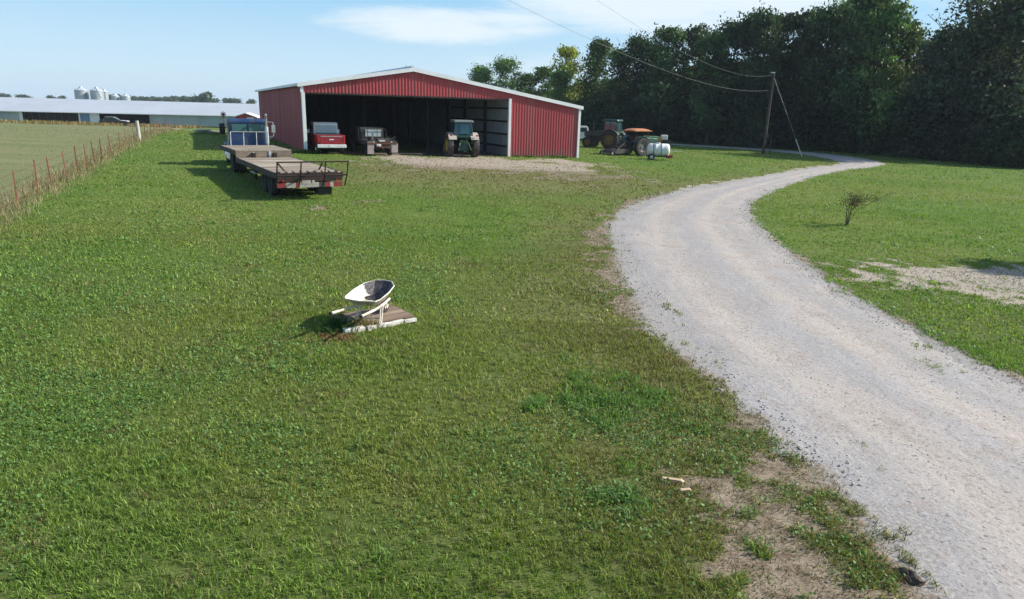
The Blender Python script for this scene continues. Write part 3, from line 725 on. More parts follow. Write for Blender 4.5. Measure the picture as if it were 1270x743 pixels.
# partition at the right of the opening with girts
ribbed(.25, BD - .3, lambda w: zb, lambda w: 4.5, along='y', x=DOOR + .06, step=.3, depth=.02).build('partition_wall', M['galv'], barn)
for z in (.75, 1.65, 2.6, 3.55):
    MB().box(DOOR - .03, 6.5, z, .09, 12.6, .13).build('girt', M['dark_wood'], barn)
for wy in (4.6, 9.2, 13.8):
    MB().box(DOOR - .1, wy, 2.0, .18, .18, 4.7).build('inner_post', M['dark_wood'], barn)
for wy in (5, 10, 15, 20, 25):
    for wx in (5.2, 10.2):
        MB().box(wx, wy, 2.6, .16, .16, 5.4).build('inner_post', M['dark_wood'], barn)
    mb = MB(); mb.box(DOOR / 2, wy, HEAD + .05, DOOR - .4, .1, .25)
    for q in range(8): mb.cyl((1 + q * 1.8, wy, HEAD), (1.9 + q * 1.8, wy, HEAD + .9), .05, n=6)
    mb.build('roof_truss', M['dark_wood'], barn)
mb = MB(); nn = 24
for k in range(nn):
    w0, w1 = DOOR * k / nn, DOOR * (k + 1) / nn
    f = lambda w, d: (w, d, Tz(BL[0] + .906 * w - .423 * d, BL[1] + .423 * w + .906 * d) + .02)
    mb.add([f(w0, .05), f(w1, .05), f(w1, BD - .2), f(w0, BD - .2)], [(0, 1, 2, 3)])
mb.build('dirt_floor', M['barn_floor'], barn)
for w in (7.57, 15.0): MB().cyl((w, 1.5 if w < 8 else .4, roof_z(w) + .1), (w, 1.5 if w < 8 else .4, roof_z(w) + .33), .05, n=8).build('roof_vent', M['galv_roof'], barn)

# ------------------------------------------------------------------ wheels
def wheel(parent, x, y, z, r, w, rim, name='wheel', tyre=None, rimr=.56, lugs=0, side=1):
    tyre = tyre or M['rubber']
    o = bpy.data.objects.new(name, None); COL.objects.link(o); o.parent = parent; o.location = (x, y, z); o.empty_display_size = .1
    rr = r * rimr; h = w / 2
    mb = MB(); mb.lathe([(rr, -h * .8), (r * .82, -h), (r * .95, -h * .92), (r, -h * .6), (r, h * .6), (r * .95, h * .92), (r * .82, h), (rr, h * .8)], (0, 0, 0), 'y', 28, True)
    if lugs:
        for k in range(lugs):
            for sd in (-1, 1):
                t = 2 * PI * (k + (0 if sd < 0 else .5)) / lugs
                ca, sa = math.cos(t), math.sin(t); t2 = t + .17; cb, sb = math.cos(t2), math.sin(t2)
                d = .035
                vs = []
                for (c_, s_, yy) in ((ca, sa, sd * h * .95), (cb, sb, sd * h * .05)):
                    for dr in (-.02, d):
                        for da in (-.05, .05):
                            vs.append(((r + dr) * (c_ - s_ * da), yy, (r + dr) * (s_ + c_ * da)))
                mb.add(vs, [(0, 1, 5, 4), (2, 6, 7, 3), (0, 2, 3, 1), (4, 5, 7, 6), (0, 4, 6, 2), (1, 3, 7, 5)])
    mb.build('tyre', tyre, o, smooth=True)
    rb = MB(); rb.lathe([(0.001, h * .35 * side), (rr * .35, h * .4 * side), (rr * .4, h * .15 * side), (rr * .8, h * .1 * side), (rr * .97, h * .78 * side), (rr * 1.04, h * .8 * side), (rr * 1.04, -h * .8 * side), (rr * .9, -h * .5 * side), (.001, -h * .4 * side)], (0, 0, 0), 'y', 20)
    for k in range(6):
        t = 2 * PI * k / 6; rb.cyl((rr * .25 * math.cos(t), h * .33 * side, rr * .25 * math.sin(t)), (rr * .25 * math.cos(t), h * .47 * side, rr * .25 * math.sin(t)), rr * .05, n=6)
    rb.build('rim', rim, o, smooth=True)
    return o

# ------------------------------------------------------------------ pickup
def pickup(name, label, x, y, head, paint, group=None, cat='pickup truck'):
    t = thing(name, label, cat, x, y, head, group)
    # rear face at x=0, front at x=5.2
    b = MB()
    b.prism([(0.05, .62), (.45, .56), (5.15, .56), (5.2, 1.0), (5.05, 1.16), (3.55, 1.24), (3.5, 1.27), (0.05, 1.27)], -.92, .92)
    b.build('body', paint, t, .04)
    MB().box(1.0, 0, 1.25, 1.75, 1.5, .06).build('bed_floor', M['dark_steel'], t)
    c = MB(); c.prism([(1.95, 1.26), (3.75, 1.26), (3.25, 1.98), (3.1, 2.05), (2.2, 2.05), (2.05, 1.98)], -.82, .82); c.build('cab', M['white_paint'], t, .05)
    MB().box(1.985, 0, 1.60, .03, 1.44, .50, ry=.13).build('rear_window', M['glass_reflect'], t)
    MB().box(1.955, 0, 1.33, .03, 1.46, .10, ry=.13).build('window_base', M['glass'], t)
    for s in (-1, 1):
        MB().box(2.75, s * .822, 1.62, 1.15, .02, .46).build('side_window', M['glass'], t)
        MB().box(2.75, s * .93, .9, 1.2, .03, .6).build('door', paint, t, .01)
        MB().box(-.02, s * .83, .98, .06, .13, .34).build('tail_lamp', M['lamp_red'], t, .01)
        MB().box(3.1, s * 1.03, 1.42, .08, .22, .26).build('mirror', M['chrome'], t, .01)
    tg = MB(); tg.box(0.0, 0, .97, .06, 1.50, .55).build('tailgate', paint, t, .02)
    MB().box(-.034, 0, 1.18, .012, 1.42, .05).build('tailgate_strip', M['chrome'], tg and t)
    MB().box(-.036, 0, .98, .012, .3, .07).build('tailgate_badge', M['lamp_white'], t)
    MB().prism([(-.16, .44), (.06, .44), (.06, .66), (-.16, .66)], -.95, .95).build('rear_bumper', M['white_paint'], t, .03)
    MB().box(-.17, .0, .55, .012, .32, .15).build('licence_plate', M['white_trim'], t)
    MB().box(2.6, 0, .5, 4.6, 1.1, .2).build('chassis', M['dark_steel'], t)
    for xx in (.95, 4.2):
        for s in (-1, 1): wheel(t, xx, s * .80, .40, .40, .26, M['chrome'], side=s)
    return t
HB = TH + PI / 2     # heading into the barn
pickup('pickup_truck', 'red pickup with white cab and chrome bumper parked tail outwards in the barn mouth', -12.35, 46.7, HB, M['red_paint'], cat='pickup truck')

# dark utility truck
t = thing('utility_truck', 'dark flatbed utility truck with bright rear window and two pale mud flaps inside the barn', 'utility truck', -9.05, 47.3, HB + R(4))
MB().box(1.1, 0, .95, 2.2, 2.1, .12).build('flatbed', M['dark_steel'], t, .01)
MB().box(2.6, 0, .62, 5.0, .9, .22).build('chassis', M['dark_steel'], t)
c = MB(); c.prism([(2.35, .7), (4.2, .7), (5.2, .7), (5.2, 1.1), (4.1, 1.25), (3.75, 1.85), (2.5, 1.85), (2.35, 1.75)], -.85, .85); c.build('cab', M['dark_steel'], t, .05)
MB().box(2.335, -.1, 1.45, .03, 1.15, .48).build('rear_window', M['glass_reflect'], t)
mb = MB()
for yy in (-1.0, -.35, .35, 1.0): mb.cyl((2.22, yy, 1.0), (2.22, yy, 1.72), .022, n=8)
mb.cyl((2.22, -1.0, 1.72), (2.22, 1.0, 1.72), .022, n=8); mb.build('headache_rack', M['dark_steel'], t)
for s in (-1, 1):
    MB().box(-.02, s * .84, .55, .04, .46, .8 if s > 0 else .62, rx=.03).build('mud_flap', M['grey_flap'], t, .01)
    MB().cyl((-.05, s * .62, .93), (.02, s * .62, .93), .06, n=12).build('tail_lamp', M['lamp_white'], t)
mb = MB(); mb.box(-.02, 0, .86, .1, 2.0, .14); mb.box(-.06, 0, .62, .1, .9, .08)
for k in range(7): mb.cyl((-.05 - .1 * (k % 2), -.5 + .16 * k, .45 + .07 * (k % 3)), (-.02, -.42 + .16 * k, .85), .022, n=6)
mb.cyl((-.22, .06, .58), (.05, .06, .58), .05, n=8); mb.build('hitch', M['rust'], t)
MB().box(-.08, .28, .74, .012, .3, .15).build('licence_plate', M['lamp_white'], t)
mb = MB(); mb.cyl((.9, .55, 1.0), (.9, .55, 1.28), .2, n=14); mb.box(.35, -.1, 1.1, .3, .9, .16, rz=.2); mb.cyl((.2, -.9, 1.05), (1.6, -.75, 1.25), .05, n=8); mb.cyl((.1, -.5, 1.05), (.1, -.95, 1.3), .03, n=8)
mb.build('bed_clutter', M['dusty_dark'], t)
MB().box(.05, .05, 1.02, .25, .4, .06).build('white_lid', M['lamp_white'], t)
for xx in (1.0, 4.3):
    for s in (-1, 1): wheel(t, xx, s * .82, .39, .39, .26, M['dark_steel'], side=s)

# ------------------------------------------------------------------ tractors
def tractor(name, label, x, y, head, fender, rim, cabglass, cab=True, sc=1.0, dual=True, tread=M['rubber_brown'], canopy=None, hood=None):
    t = thing(name, label, 'tractor', x, y, head); t.scale = (sc, sc, sc)
    hood = hood or M['green_paint']
    MB().box(1.0, 0, .85, 2.6, .55, .55).build('engine_block', M['dark_steel'], t, .03)
    h = MB(); h.prism([(.75, 1.0), (2.65, 1.0), (2.75, 1.15), (2.7, 1.42), (2.5, 1.5), (.75, 1.62)], -.34, .34); h.build('hood', hood, t, .05)
    MB().box(2.76, 0, 1.2, .03, .5, .34).build('grille', M['dark_steel'], t)
    MB().cyl((1.9, .2, 1.5), (1.9, .2, 2.35), .045, n=10).build('exhaust_pipe', M['dark_steel'], t)
    rb = MB(); rb.box(-.45, 0, .8, .5, .6, .7); rb.build('rear_housing', hood, t, .04)
    mb = MB()
    for s in (-1, 1):
        mb.cyl((-.6, s * .38, .55), (-1.15, s * .45, .5), .04, n=8); mb.cyl((-.7, s * .25, 1.15), (-1.05, s * .44, .55), .03, n=8)
        mb.cyl((-.72, s * .16, .9), (-.8, s * .16, 1.2), .05, n=8)
    mb.cyl((-.7, 0, 1.1), (-1.1, 0, .95), .035, n=8); mb.box(-.85, 0, .42, .5, .12, .06); mb.cyl((-.72, 0, .68), (-.86, 0, .68), .06, n=10)
    mb.build('hitch', M['green_paint'], t)
    for s in (-1, 1):
        f = MB(); pts = []
        for k in range(9):
            a_ = R(152 - k * 13); pts.append((.90 * math.cos(a_), .82 + .90 * math.sin(a_)))
        vs = []
        for (px, pz) in pts:
            for yy in (s * .52, s * 1.10): vs.append((px, yy, pz)); 
            for yy in (s * 1.10, s * .52): vs.append((px * .96, yy, .82 + (pz - .82) * .96))
        f.add(vs, [q for i in range(8) for q in ((4 * i, 4 * i + 4, 4 * i + 5, 4 * i + 1), (4 * i + 1, 4 * i + 5, 4 * i + 6, 4 * i + 2), (4 * i + 2, 4 * i + 6, 4 * i + 7, 4 * i + 3), (4 * i + 3, 4 * i + 7, 4 * i + 4, 4 * i))] + [(0, 1, 2, 3), (32, 35, 34, 33)])
        f.build('fender', fender, t)
        wheel(t, 0, s * .95, .80, .80, .42, rim, 'rear_wheel', tread, .58, 20, s)
        wheel(t, 2.2, s * .78, .50, .50, .26, rim, 'front_wheel', tread, .55, 16, s)
        MB().box(-.78, s * .95, 1.52, .05, .16, .1).build('tail_lamp', M['lamp_red'], t, .01)
    MB().cyl((0, -1.0, .80), (0, 1.0, .80), .1, n=10).build('axle', M['dark_steel'], t)
    MB().box(-.1, 0, 1.30, .5, .5, .16).build('seat', M['black_plastic'], t, .04)
    if cab:
        mb = MB()
        for (xx, yy, xt, yt) in ((-.55, .66, -.42, .60), (-.55, -.66, -.42, -.60), (.72, .62, .62, .58), (.72, -.62, .62, -.58), (.1, .70, .12, .63), (.1, -.70, .12, -.63)):
            mb.cyl((xx, yy, 1.5), (xt, yt, 2.42), .04, n=8)
        for z_, k_ in ((1.5, 0), (2.42, 1)):
            q_ = [(-.55, .66), (.1, .70), (.72, .62), (.72, -.62), (.1, -.70), (-.55, -.66)] if k_ == 0 else [(-.42, .60), (.12, .63), (.62, .58), (.62, -.58), (.12, -.63), (-.42, -.60)]
            mb.tube([(a_, b_, z_) for a_, b_ in q_ + q_[:1]], .035, 6)
        mb.build('cab_frame', hood, t)
        MB().box(.1, 0, 1.42, 1.4, 1.36, .12).build('cab_base', hood, t, .02)
        MB().box(.1, 0, 2.5, 1.45, 1.5, .17, tx=.92, ty=.9).build('cab_roof', M['dusty_roof'] if fender is M['fender_pale'] else hood, t, .05)
        mb = MB(); mb.box(-.49, -.05, 1.98, .025, .66, .74, ry=.14); mb.build('rear_window', cabglass, t)
        for s in (-1, 1): MB().box(-.475, s * .45, 1.96, .025, .28, .84, ry=.14).build('rear_quarter_window', M['glass'], t)
        mb = MB(); mb.box(.67, 0, 1.96, .025, 1.12, .84, ry=-.11); mb.build('windscreen', cabglass, t)
        for s in (-1, 1): MB().box(.1, s * .66, 1.96, 1.05, .025, .82, rx=s * .07).build('side_window', cabglass, t)
        MB().box(.45, .0, 1.75, .08, .4, .4, ry=-.4).build('steering_wheel', M['black_plastic'], t)
    if canopy:
        mb = MB()
        for (xx, yy) in ((-.4, .6), (-.4, -.6), (.9, .6), (.9, -.6)): mb.cyl((xx, yy, 1.3), (xx * .95, yy, 2.18), .035, n=8)
        mb.build('canopy_frame', M['dark_steel'], t)
        mb = MB(); nn = 10
        vs = []
        for i in range(nn + 1):
            u_ = -1 + 2 * i / nn
            for j in range(7):
                v_ = -1 + 2 * j / 6
                vs.append((.25 + u_ * 1.05, v_ * .82, 2.20 + .17 * (1 - u_ ** 4) * (1 - v_ ** 4)))
        k0 = len(vs); vs += [(a_, b_, c_ - .05 - .02) for a_, b_, c_ in vs]
        fs = []
        for i in range(nn):
            for j in range(6):
                q = i * 7 + j; fs += [(q, q + 7, q + 8, q + 1), (k0 + q, k0 + q + 1, k0 + q + 8, k0 + q + 7)]
        for i in range(nn): fs += [(i * 7, k0 + i * 7, k0 + i * 7 + 7, i * 7 + 7), (i * 7 + 6, i * 7 + 13, k0 + i * 7 + 13, k0 + i * 7 + 6)]
        for j in range(6): fs += [(j, j + 1, k0 + j + 1, k0 + j), (nn * 7 + j, k0 + nn * 7 + j, k0 + nn * 7 + j + 1, nn * 7 + j + 1)]
        mb.add(vs, fs).build('canopy', canopy, t, smooth=True)
        MB().cyl((.55, 0, 1.5), (.35, 0, 1.75), .18, .2, n=14).build('steering_wheel', M['black_plastic'], t)
        MB().box(-.35, 0, 1.55, .12, .5, .45).build('seat_back', M['black_plastic'], t, .04)
    return t
tractor('tractor', 'green tractor with pale fenders seen from behind in the barn mouth', -3.95, 50.7, R(107), M['fender_pale'], M['yellow_paint'], M['glass_dim'], hood=M['dark_green'])
tractor('tractor', 'large dark green cab tractor with yellow rims standing right of the barn', 10.3, 74.5, R(152), M['dark_green'], M['rim_dusty'], M['glass_dim'], sc=1.16, tread=M['rubber'], hood=M['dark_green'])
t2 = tractor('tractor', 'open tractor shaded by an orange canopy on the lawn right of the barn', 10.7, 63.4, R(35), M['dark_green'], M['rim_grey'], M['glass'], cab=False, tread=M['rubber'], canopy=M['orange_paint'], sc=1.0, hood=M['dark_green'])
# rotary mower hitched behind it
t = thing('rotary_mower', 'dusty dark mowing implement behind the orange canopy tractor', 'mower', 9.0, 62.4, R(35))
mb = MB(); mb.prism([(-1.0, .18), (.9, .18), (.9, .42), (.5, .58), (-.7, .50), (-1.0, .32)], -.85, .85); mb.build('deck', M['dusty_dark'], t, .03)
mb = MB(); mb.cyl((.5, .35, .55), (.95, .3, 1.05), .05, n=8); mb.cyl((.5, -.35, .55), (.95, -.3, 1.05), .05, n=8); mb.cyl((-.6, 0, .5), (.9, 0, 1.15), .045, n=8); mb.cyl((.9, -.4, 1.05), (.9, .4, 1.05), .05, n=8); mb.cyl((.8,-.3,.5),(1.1,-.3,.5),.04,n=8); mb.prism([(.3, .55), (.9, 1.0), (1.1, 1.3), (1.0, 1.33), (.6, .95)], -.22, .22); mb.cyl((-.5, .55, .5), (.7, .3, 1.1), .04, n=8); mb.cyl((-.5, -.55, .5), (.7, -.3, 1.1), .04, n=8); mb.build('hitch_frame', M['dusty_dark'], t)
MB().cyl((0, 0, .52), (0, 0, .75), .18, n=14).build('gearbox', M['dark_steel'], t, .02)
for yy in (-.7, .7):
    wheel(t, -1.15, yy, .2, .2, .14, M['lamp_white'], 'tail_wheel', M['rubber'], .5)
# planter
t = thing('seed_drill', 'pale green seed hopper implement with an orange end and white box on top', 'seed drill', 13.35, 67.6, R(4)); t.scale = (.72, .9, 1.06)
mb = MB(); mb.prism([(-1.35, .95), (.35, .95), (.45, 1.5), (-1.45, 1.5)], -.4, .4); mb.build('hopper', M['pale_green'], t, .03)
mb = MB(); mb.prism([(.352, .95), (.75, .95), (.85, 1.5), (.452, 1.5)], -.4, .4); mb.build('hopper_end', M['orange_paint'], t, .03)
MB().box(-.5, 0, 1.53, 1.9, .86, .05).build('hopper_lid', M['pale_green'], t, .01)
mb = MB(); mb.box(-.2, 0, .82, 3.2, .14, .16); mb.box(-.2, -.5, .6, 3.2, .1, .12); mb.box(1.2, 0, .95, .7, .7, .5)
for k in range(9): mb.cyl((-1.5 + .33 * k, -.3, .85), (-1.5 + .33 * k, -.75, .2), .035, n=6); mb.cyl((-1.5 + .33 * k, -.72, .22), (-1.5 + .33 * k, -.78, .22), .2, n=14)
mb.build('toolbar_frame', M['dark_steel'], t)
MB().box(1.25, 0, 1.48, .8, .6, .42).build('white_box', M['white_paint'], t, .06)
mb = MB(); mb.cyl((1.5, -.2, 1.2), (2.2, -.3, 1.1), .06, n=8); mb.cyl((2.2, -.3, 1.25), (2.2, -.3, .85), .05, n=8); mb.cyl((1.75, -.1, 1.2), (1.9, -.1, .2), .05, n=8); mb.build('marker_arm', M['dark_steel'], t)
for xx in (-1.7, 1.5): wheel(t, xx, .15, .38, .38, .22, M['dusty_dark'], 'wheel', M['rubber'])
# white poly tank on a small trailer
t = thing('tank_trailer', 'white plastic tank lying on a small two wheeled sprayer trailer on the lawn', 'tank trailer', 11.8, 57.9, R(-8)); t.scale = (.92, .92, .88)
prof = [(.001, -1.0), (.3, -.99), (.5, -.93), (.58, -.82), (.6, -.6), (.6, -.3), (.615, -.28), (.615, -.22), (.6, -.2), (.6, .2), (.615, .22), (.615, .28), (.6, .3), (.6, .6), (.58, .82), (.5, .93), (.3, .99), (.001, 1.0)]
tk = MB().lathe(prof, (0, 0, .92), 'x', 28).build('tank', M['poly'], t, smooth=True); 
MB().cyl((-.05, 0, 1.5), (-.05, 0, 1.58), .19, n=16).build('filler_cap', M['poly'], tk, .01)
mb = MB()
for xx in (-.45, .25): mb.lathe([(.608, -.025), (.612, .025), (.622, .025), (.622, -.025)], (xx, 0, .92), 'x', 28, True)
mb.build('strap', M['dark_steel'], tk)
mb = MB(); mb.box(0, .42, .36, 2.1, .09, .1); mb.box(0, -.42, .36, 2.1, .09, .1); mb.box(-.9, 0, .36, .09, .8, .1); mb.box(.9, 0, .36, .09, .8, .1); mb.cyl((-.6, -.8, .3), (-.6, .8, .3), .05, n=8)
for xx in (-.6, .6): mb.box(xx, 0, .4, .1, 1.0, .14)
mb.build('trailer_frame', M['dark_steel'], t)
mb = MB(); mb.box(.95, -.3, .34, .5, .3, .25); mb.cyl((.7, -.35, .3), (1.25, -.35, .52), .05, n=8); mb.build('pump', M['lamp_red'], t, .02)
mb = MB(); mb.cyl((1.0, .0, .40), (1.35, 0, .38), .05, n=8); mb.build('drawbar', M['dark_steel'], t)
MB().cyl((.7, .5, .85), (2.2, .9, .80), .025, n=8).build('boom_pipe', M['guard'], t)
for s in (-1, 1): wheel(t, -.6, s * .78, .29, .29, .2, M['chrome'], 'wheel', M['rubber'], .55, 0, s)
# white pickup hidden behind the barn corner
pickup('pickup_truck', 'white pickup mostly hidden behind the right corner of the barn', 10.6, 84.8, R(178), M['white_paint'])

# ------------------------------------------------------------------ trailer and truck
DT = R(121)                     # heading of truck and trailer
TO = (-7.3, 24.45)
tz0 = Tz(*TO)
tr = thing('flatbed_trailer', 'long flatbed trailer with weathered plank deck and striped rear bar on the grass', 'trailer', TO[0], TO[1], DT, z=Tz(-9, 27))
W2 = 1.15
mb = MB()
for k in range(26):
    x0 = .02 + k * .295
    mb.cm = k % 2 if k % 5 else (k // 5) % 2
    mb.box(x0 + .14, RNG.uniform(-.015, .015), .90 + RNG.uniform(-.006, .006), .283, 2 * W2, .05)
mb.build('plank_deck', [M['old_plank'], M['old_plank_red']], tr)
mb = MB()
for k in range(13):
    mb.cm = k % 2 if k % 3 else 0
    mb.box(7.80 + k * .295, RNG.uniform(-.02, .02), 1.22, .283, 2 * W2 + .1, .05)
mb.build('gooseneck_deck', [M['old_plank'], M['old_plank_red']], tr)
mb = MB(); mb.box(3.85, W2 + .03, .83, 7.7, .06, .2); mb.box(3.85, -W2 - .03, .83, 7.7, .06, .2); mb.box(9.6, W2 + .08, 1.14, 3.9, .06, .18); mb.box(9.6, -W2 - .08, 1.14, 3.9, .06, .18)
mb.box(3.9, .45, .66, 7.6, .14, .34); mb.box(3.9, -.45, .66, 7.6, .14, .34); mb.box(9.6, .45, 1.0, 4.2, .14, .25); mb.box(9.6, -.45, 1.0, 4.2, .14, .25)
for k in range(11): mb.box(.5 + k * .7, 0, .78, .08, 2 * W2, .12)
mb.box(.0, 0, .82, .1, 2 * W2 + .1, .16)
mb.build('chassis', M['frame_black'], tr)
MB().box(7.68, 0, 1.06, .06, 2 * W2 + .1, .24).build('step_board', M['old_plank_red'], tr, .01)
mb = MB(); mb.box(7.635, -.25, 1.06, .03, .1, .26); mb.box(7.635, .45, 1.06, .03, .08, .2); mb.build('step_brace', M['alu'], tr)
# striped rear bumper bar
mb = MB()
for (y0_, y1_, c_) in ((1.15, .86, 0), (.86, .52, 1), (.52, .40, 0), (.40, -.30, 1), (-.30, -.52, 2), (-.52, -.70, 0), (-.70, -.82, 1), (-.82, -1.15, 0)):
    mb.cm = c_; mb.box(-.06, (y0_ + y1_) / 2, .50, .06, abs(y0_ - y1_) - .003, .17)
mb.build('bumper_bar', [M['dull_red'], M['dull_white'], M['dusty_dark']], tr)
mb = MB(); mb.box(-.095, .14, .60, .012, .3, .13); mb.box(-.095, -.10, .60, .012, .1, .13); mb.build('licence_plate', M['dull_white'], tr)
MB().box(-.07, 0, .69, .04, 2 * W2, .14).build('rear_panel', M['frame_black'], tr)
for yy in (-.95, .95): MB().cyl((-.1, yy, .66), (-.13, yy, .66), .04, n=12).build('tail_lamp', M['lamp_red'], tr)
MB().box(.1, -.55, .30, .02, .5, .36).build('mud_flap', M['rubber'], tr)
# raised ramp frame at the tail
mb = MB()
A0 = (-.12, .46); A1 = (-.45, .86); A2 = (-.62, 1.34)
for yy in (-1.22, -.42, .42, 1.22):
    mb.tube([(A0[0], yy, A0[1]), (A1[0], yy, A1[1]), (A2[0], yy, A2[1])], .026, 6)
mb.cyl((A2[0], -1.24, A2[1]), (A2[0], 1.24, A2[1]), .026, n=6); mb.cyl((A1[0], -1.22, A1[1]), (A1[0], 1.22, A1[1]), .03, n=6)
mb.build('ramp_frame', M['frame_black'], tr)
mb = MB(); mb.cyl((A2[0] + .02, 1.18, A2[1] - .06), (.55, .75, .96), .03, n=6); mb.cyl((A2[0] + .02, -.3, A2[1] - .06), (.75, -.55, .96), .03, n=6); mb.build('ramp_brace', M['frame_black'], tr)
mb = MB()
for k in range(9): mb.cyl((-.02, -1.0 + k * .25, .92), (-.02, -.9 + k * .25, .98), .03, n=6)
mb.build('chain_hook', M['rust'], tr)
# headache rack
mb = MB()
for yy in (-.95, -.4, .2, .8): mb.cyl((11.3, yy, 1.24), (11.5, yy - .05, 1.88), .02, n=8)
mb.cyl((11.5, -1.0, 1.88), (11.5, .75, 1.88), .02, n=8); mb.cyl((11.4, .95, 1.24), (11.5, .75, 1.88), .02, n=8)
mb.build('front_rack', M['dull_tube'], tr)
for xx in (1.45, 2.5):
    for s in (-1, 1):
        wheel(tr, xx, s * .98, .44, .44, .25, M['dusty_dark'], 'wheel', M['rubber'], .58, 0, s)
        wheel(tr, xx, s * .68, .44, .44, .25, M['dusty_dark'], 'wheel', M['rubber'], .58, 0, s)
MB().box(4.2, .9, .55, .05, .06, .06).build('side_marker', M['orange_paint'], tr)
mb = MB(); mb.box(4.6, W2 - .1, .55, .9, .08, .05); mb.build('tie_rail', M['alu'], tr)
for yy in (-.6, .6): MB().box(6.6, yy, .42, .1, .1, .85).build('landing_leg', M['frame_black'], tr)

c0 = (-12.65, 33.6)
tk = thing('semi_truck', 'old blue semi truck with chrome stack coupled in front of the flatbed trailer', 'truck', c0[0], c0[1], R(116)); tk.scale = (.96, .95, .92)
# rear axle at x=0
MB().box(2.2, .42, .78, 7.4, .12, .26).build('chassis_rail', M['frame_black'], tk); MB().box(2.2, -.42, .78, 7.4, .12, .26).build('chassis_rail', M['frame_black'], tk)
cb = MB(); cb.prism([(2.45, .75), (4.0, .75), (4.0, 1.75), (3.75, 2.55), (2.55, 2.62), (2.45, 2.5)], -.98, .98); cb.build('cab', M['blue_paint'], tk, .06)
hd = MB(); hd.prism([(4.0, .85), (5.75, .85), (5.8, 1.5), (5.6, 1.62), (4.0, 1.72)], -.62, .62); hd.build('hood', M['blue_paint'], tk, .06)
for yy in (-.42, .42): MB().box(2.435, yy + .02, 2.1, .03, .74, .44).build('rear_window', M['glass_teal'], tk, .01)
MB().box(2.43, 0, 2.43, .04, 1.9, .05).build('rain_gutter', M['blue_paint'], tk)
MB().box(3.9, 0, 2.15, .03, 1.7, .6, ry=-.3).build('windscreen', M['glass'], tk)
MB().box(5.82, 0, 1.2, .05, .8, .6).build('grille', M['chrome'], tk)
MB().box(6.0, 0, .65, .12, 2.2, .25).build('front_bumper', M['chrome'], tk, .02)
for s in (-1, 1):
    MB().box(3.2, s * .985, 2.1, .8, .02, .5).build('side_window', M['glass'], tk)
    f = MB(); f.prism([(4.2, .8), (5.5, .8), (5.3, 1.15), (4.9, 1.25), (4.45, 1.15)], s * .62, s * 1.1); f.build('front_fender', M['blue_paint'], tk, .04)
    MB().cyl((5.75, s * .8, 1.1), (5.85, s * .8, 1.1), .12, n=14).build('headlamp', M['lamp_white'], tk)
    if s > 0:
        wheel(tk, 5.0, s * .9, .5, .5, .28, M['white_paint'], 'front_wheel', M['rubber'], .55, 0, s)
        for xx in (-.75, .4):
            wheel(tk, xx, s * .98, .5, .5, .26, M['dusty_dark'], 'rear_wheel', M['rubber'], .55, 0, s); wheel(tk, xx, s * .68, .5, .5, .26, M['dusty_dark'], 'rear_wheel', M['rubber'], .55, 0, s)
        continue
    mb = MB(); mb.cyl((3.6, s * .98, 2.45), (3.5, s * 1.42, 2.42), .02, n=6); mb.cyl((3.6, s * .98, 1.6), (3.5, s * 1.42, 1.65), .02, n=6); mb.cyl((3.5, s * 1.42, 2.42), (3.5, s * 1.42, 1.65), .022, n=6); mb.cyl((3.6, s * .98, 1.35), (3.5, s * 1.42, 1.65), .018, n=6)
    mr = mb.build('mirror_bracket', M['alu'], tk)
    MB().box(3.48, s * 1.42, 2.05, .05, .2, .42).build('mirror', M['chrome'], mr, .01)
    wheel(tk, 5.0, s * .9, .5, .5, .28, M['white_paint'], 'front_wheel', M['rubber'], .55, 0, s)
    for xx in (-.75, .4):
        wheel(tk, xx, s * .98, .5, .5, .26, M['dusty_dark'], 'rear_wheel', M['rubber'], .55, 0, s); wheel(tk, xx, s * .68, .5, .5, .26, M['dusty_dark'], 'rear_wheel', M['rubber'], .55, 0, s)
mb = MB(); mb.tube([(2.3, -.92, .9), (2.3, -.92, 2.6), (2.24, -.92, 2.78), (2.1, -.92, 2.86)], .065, 10); st_ = mb.build('exhaust_stack', M['chrome'], tk, smooth=True)
MB().cyl((2.3, -.92, 1.3), (2.3, -.92, 2.2), .1, n=12).build('heat_shield', M['alu'], st_)
MB().box(.2, 0, .98, 1.0, .8, .12).build('fifth_wheel', M['frame_black'], tk)
MB().cyl((2.3, .95, .65), (3.6, .95, .65), .26, n=14).build('fuel_tank', M['alu'], tk)
for s in (-1, 1): MB().box(-1.45, s * .83, .5, .03, .6, .6).build('mud_flap', M['rubber'], tk)

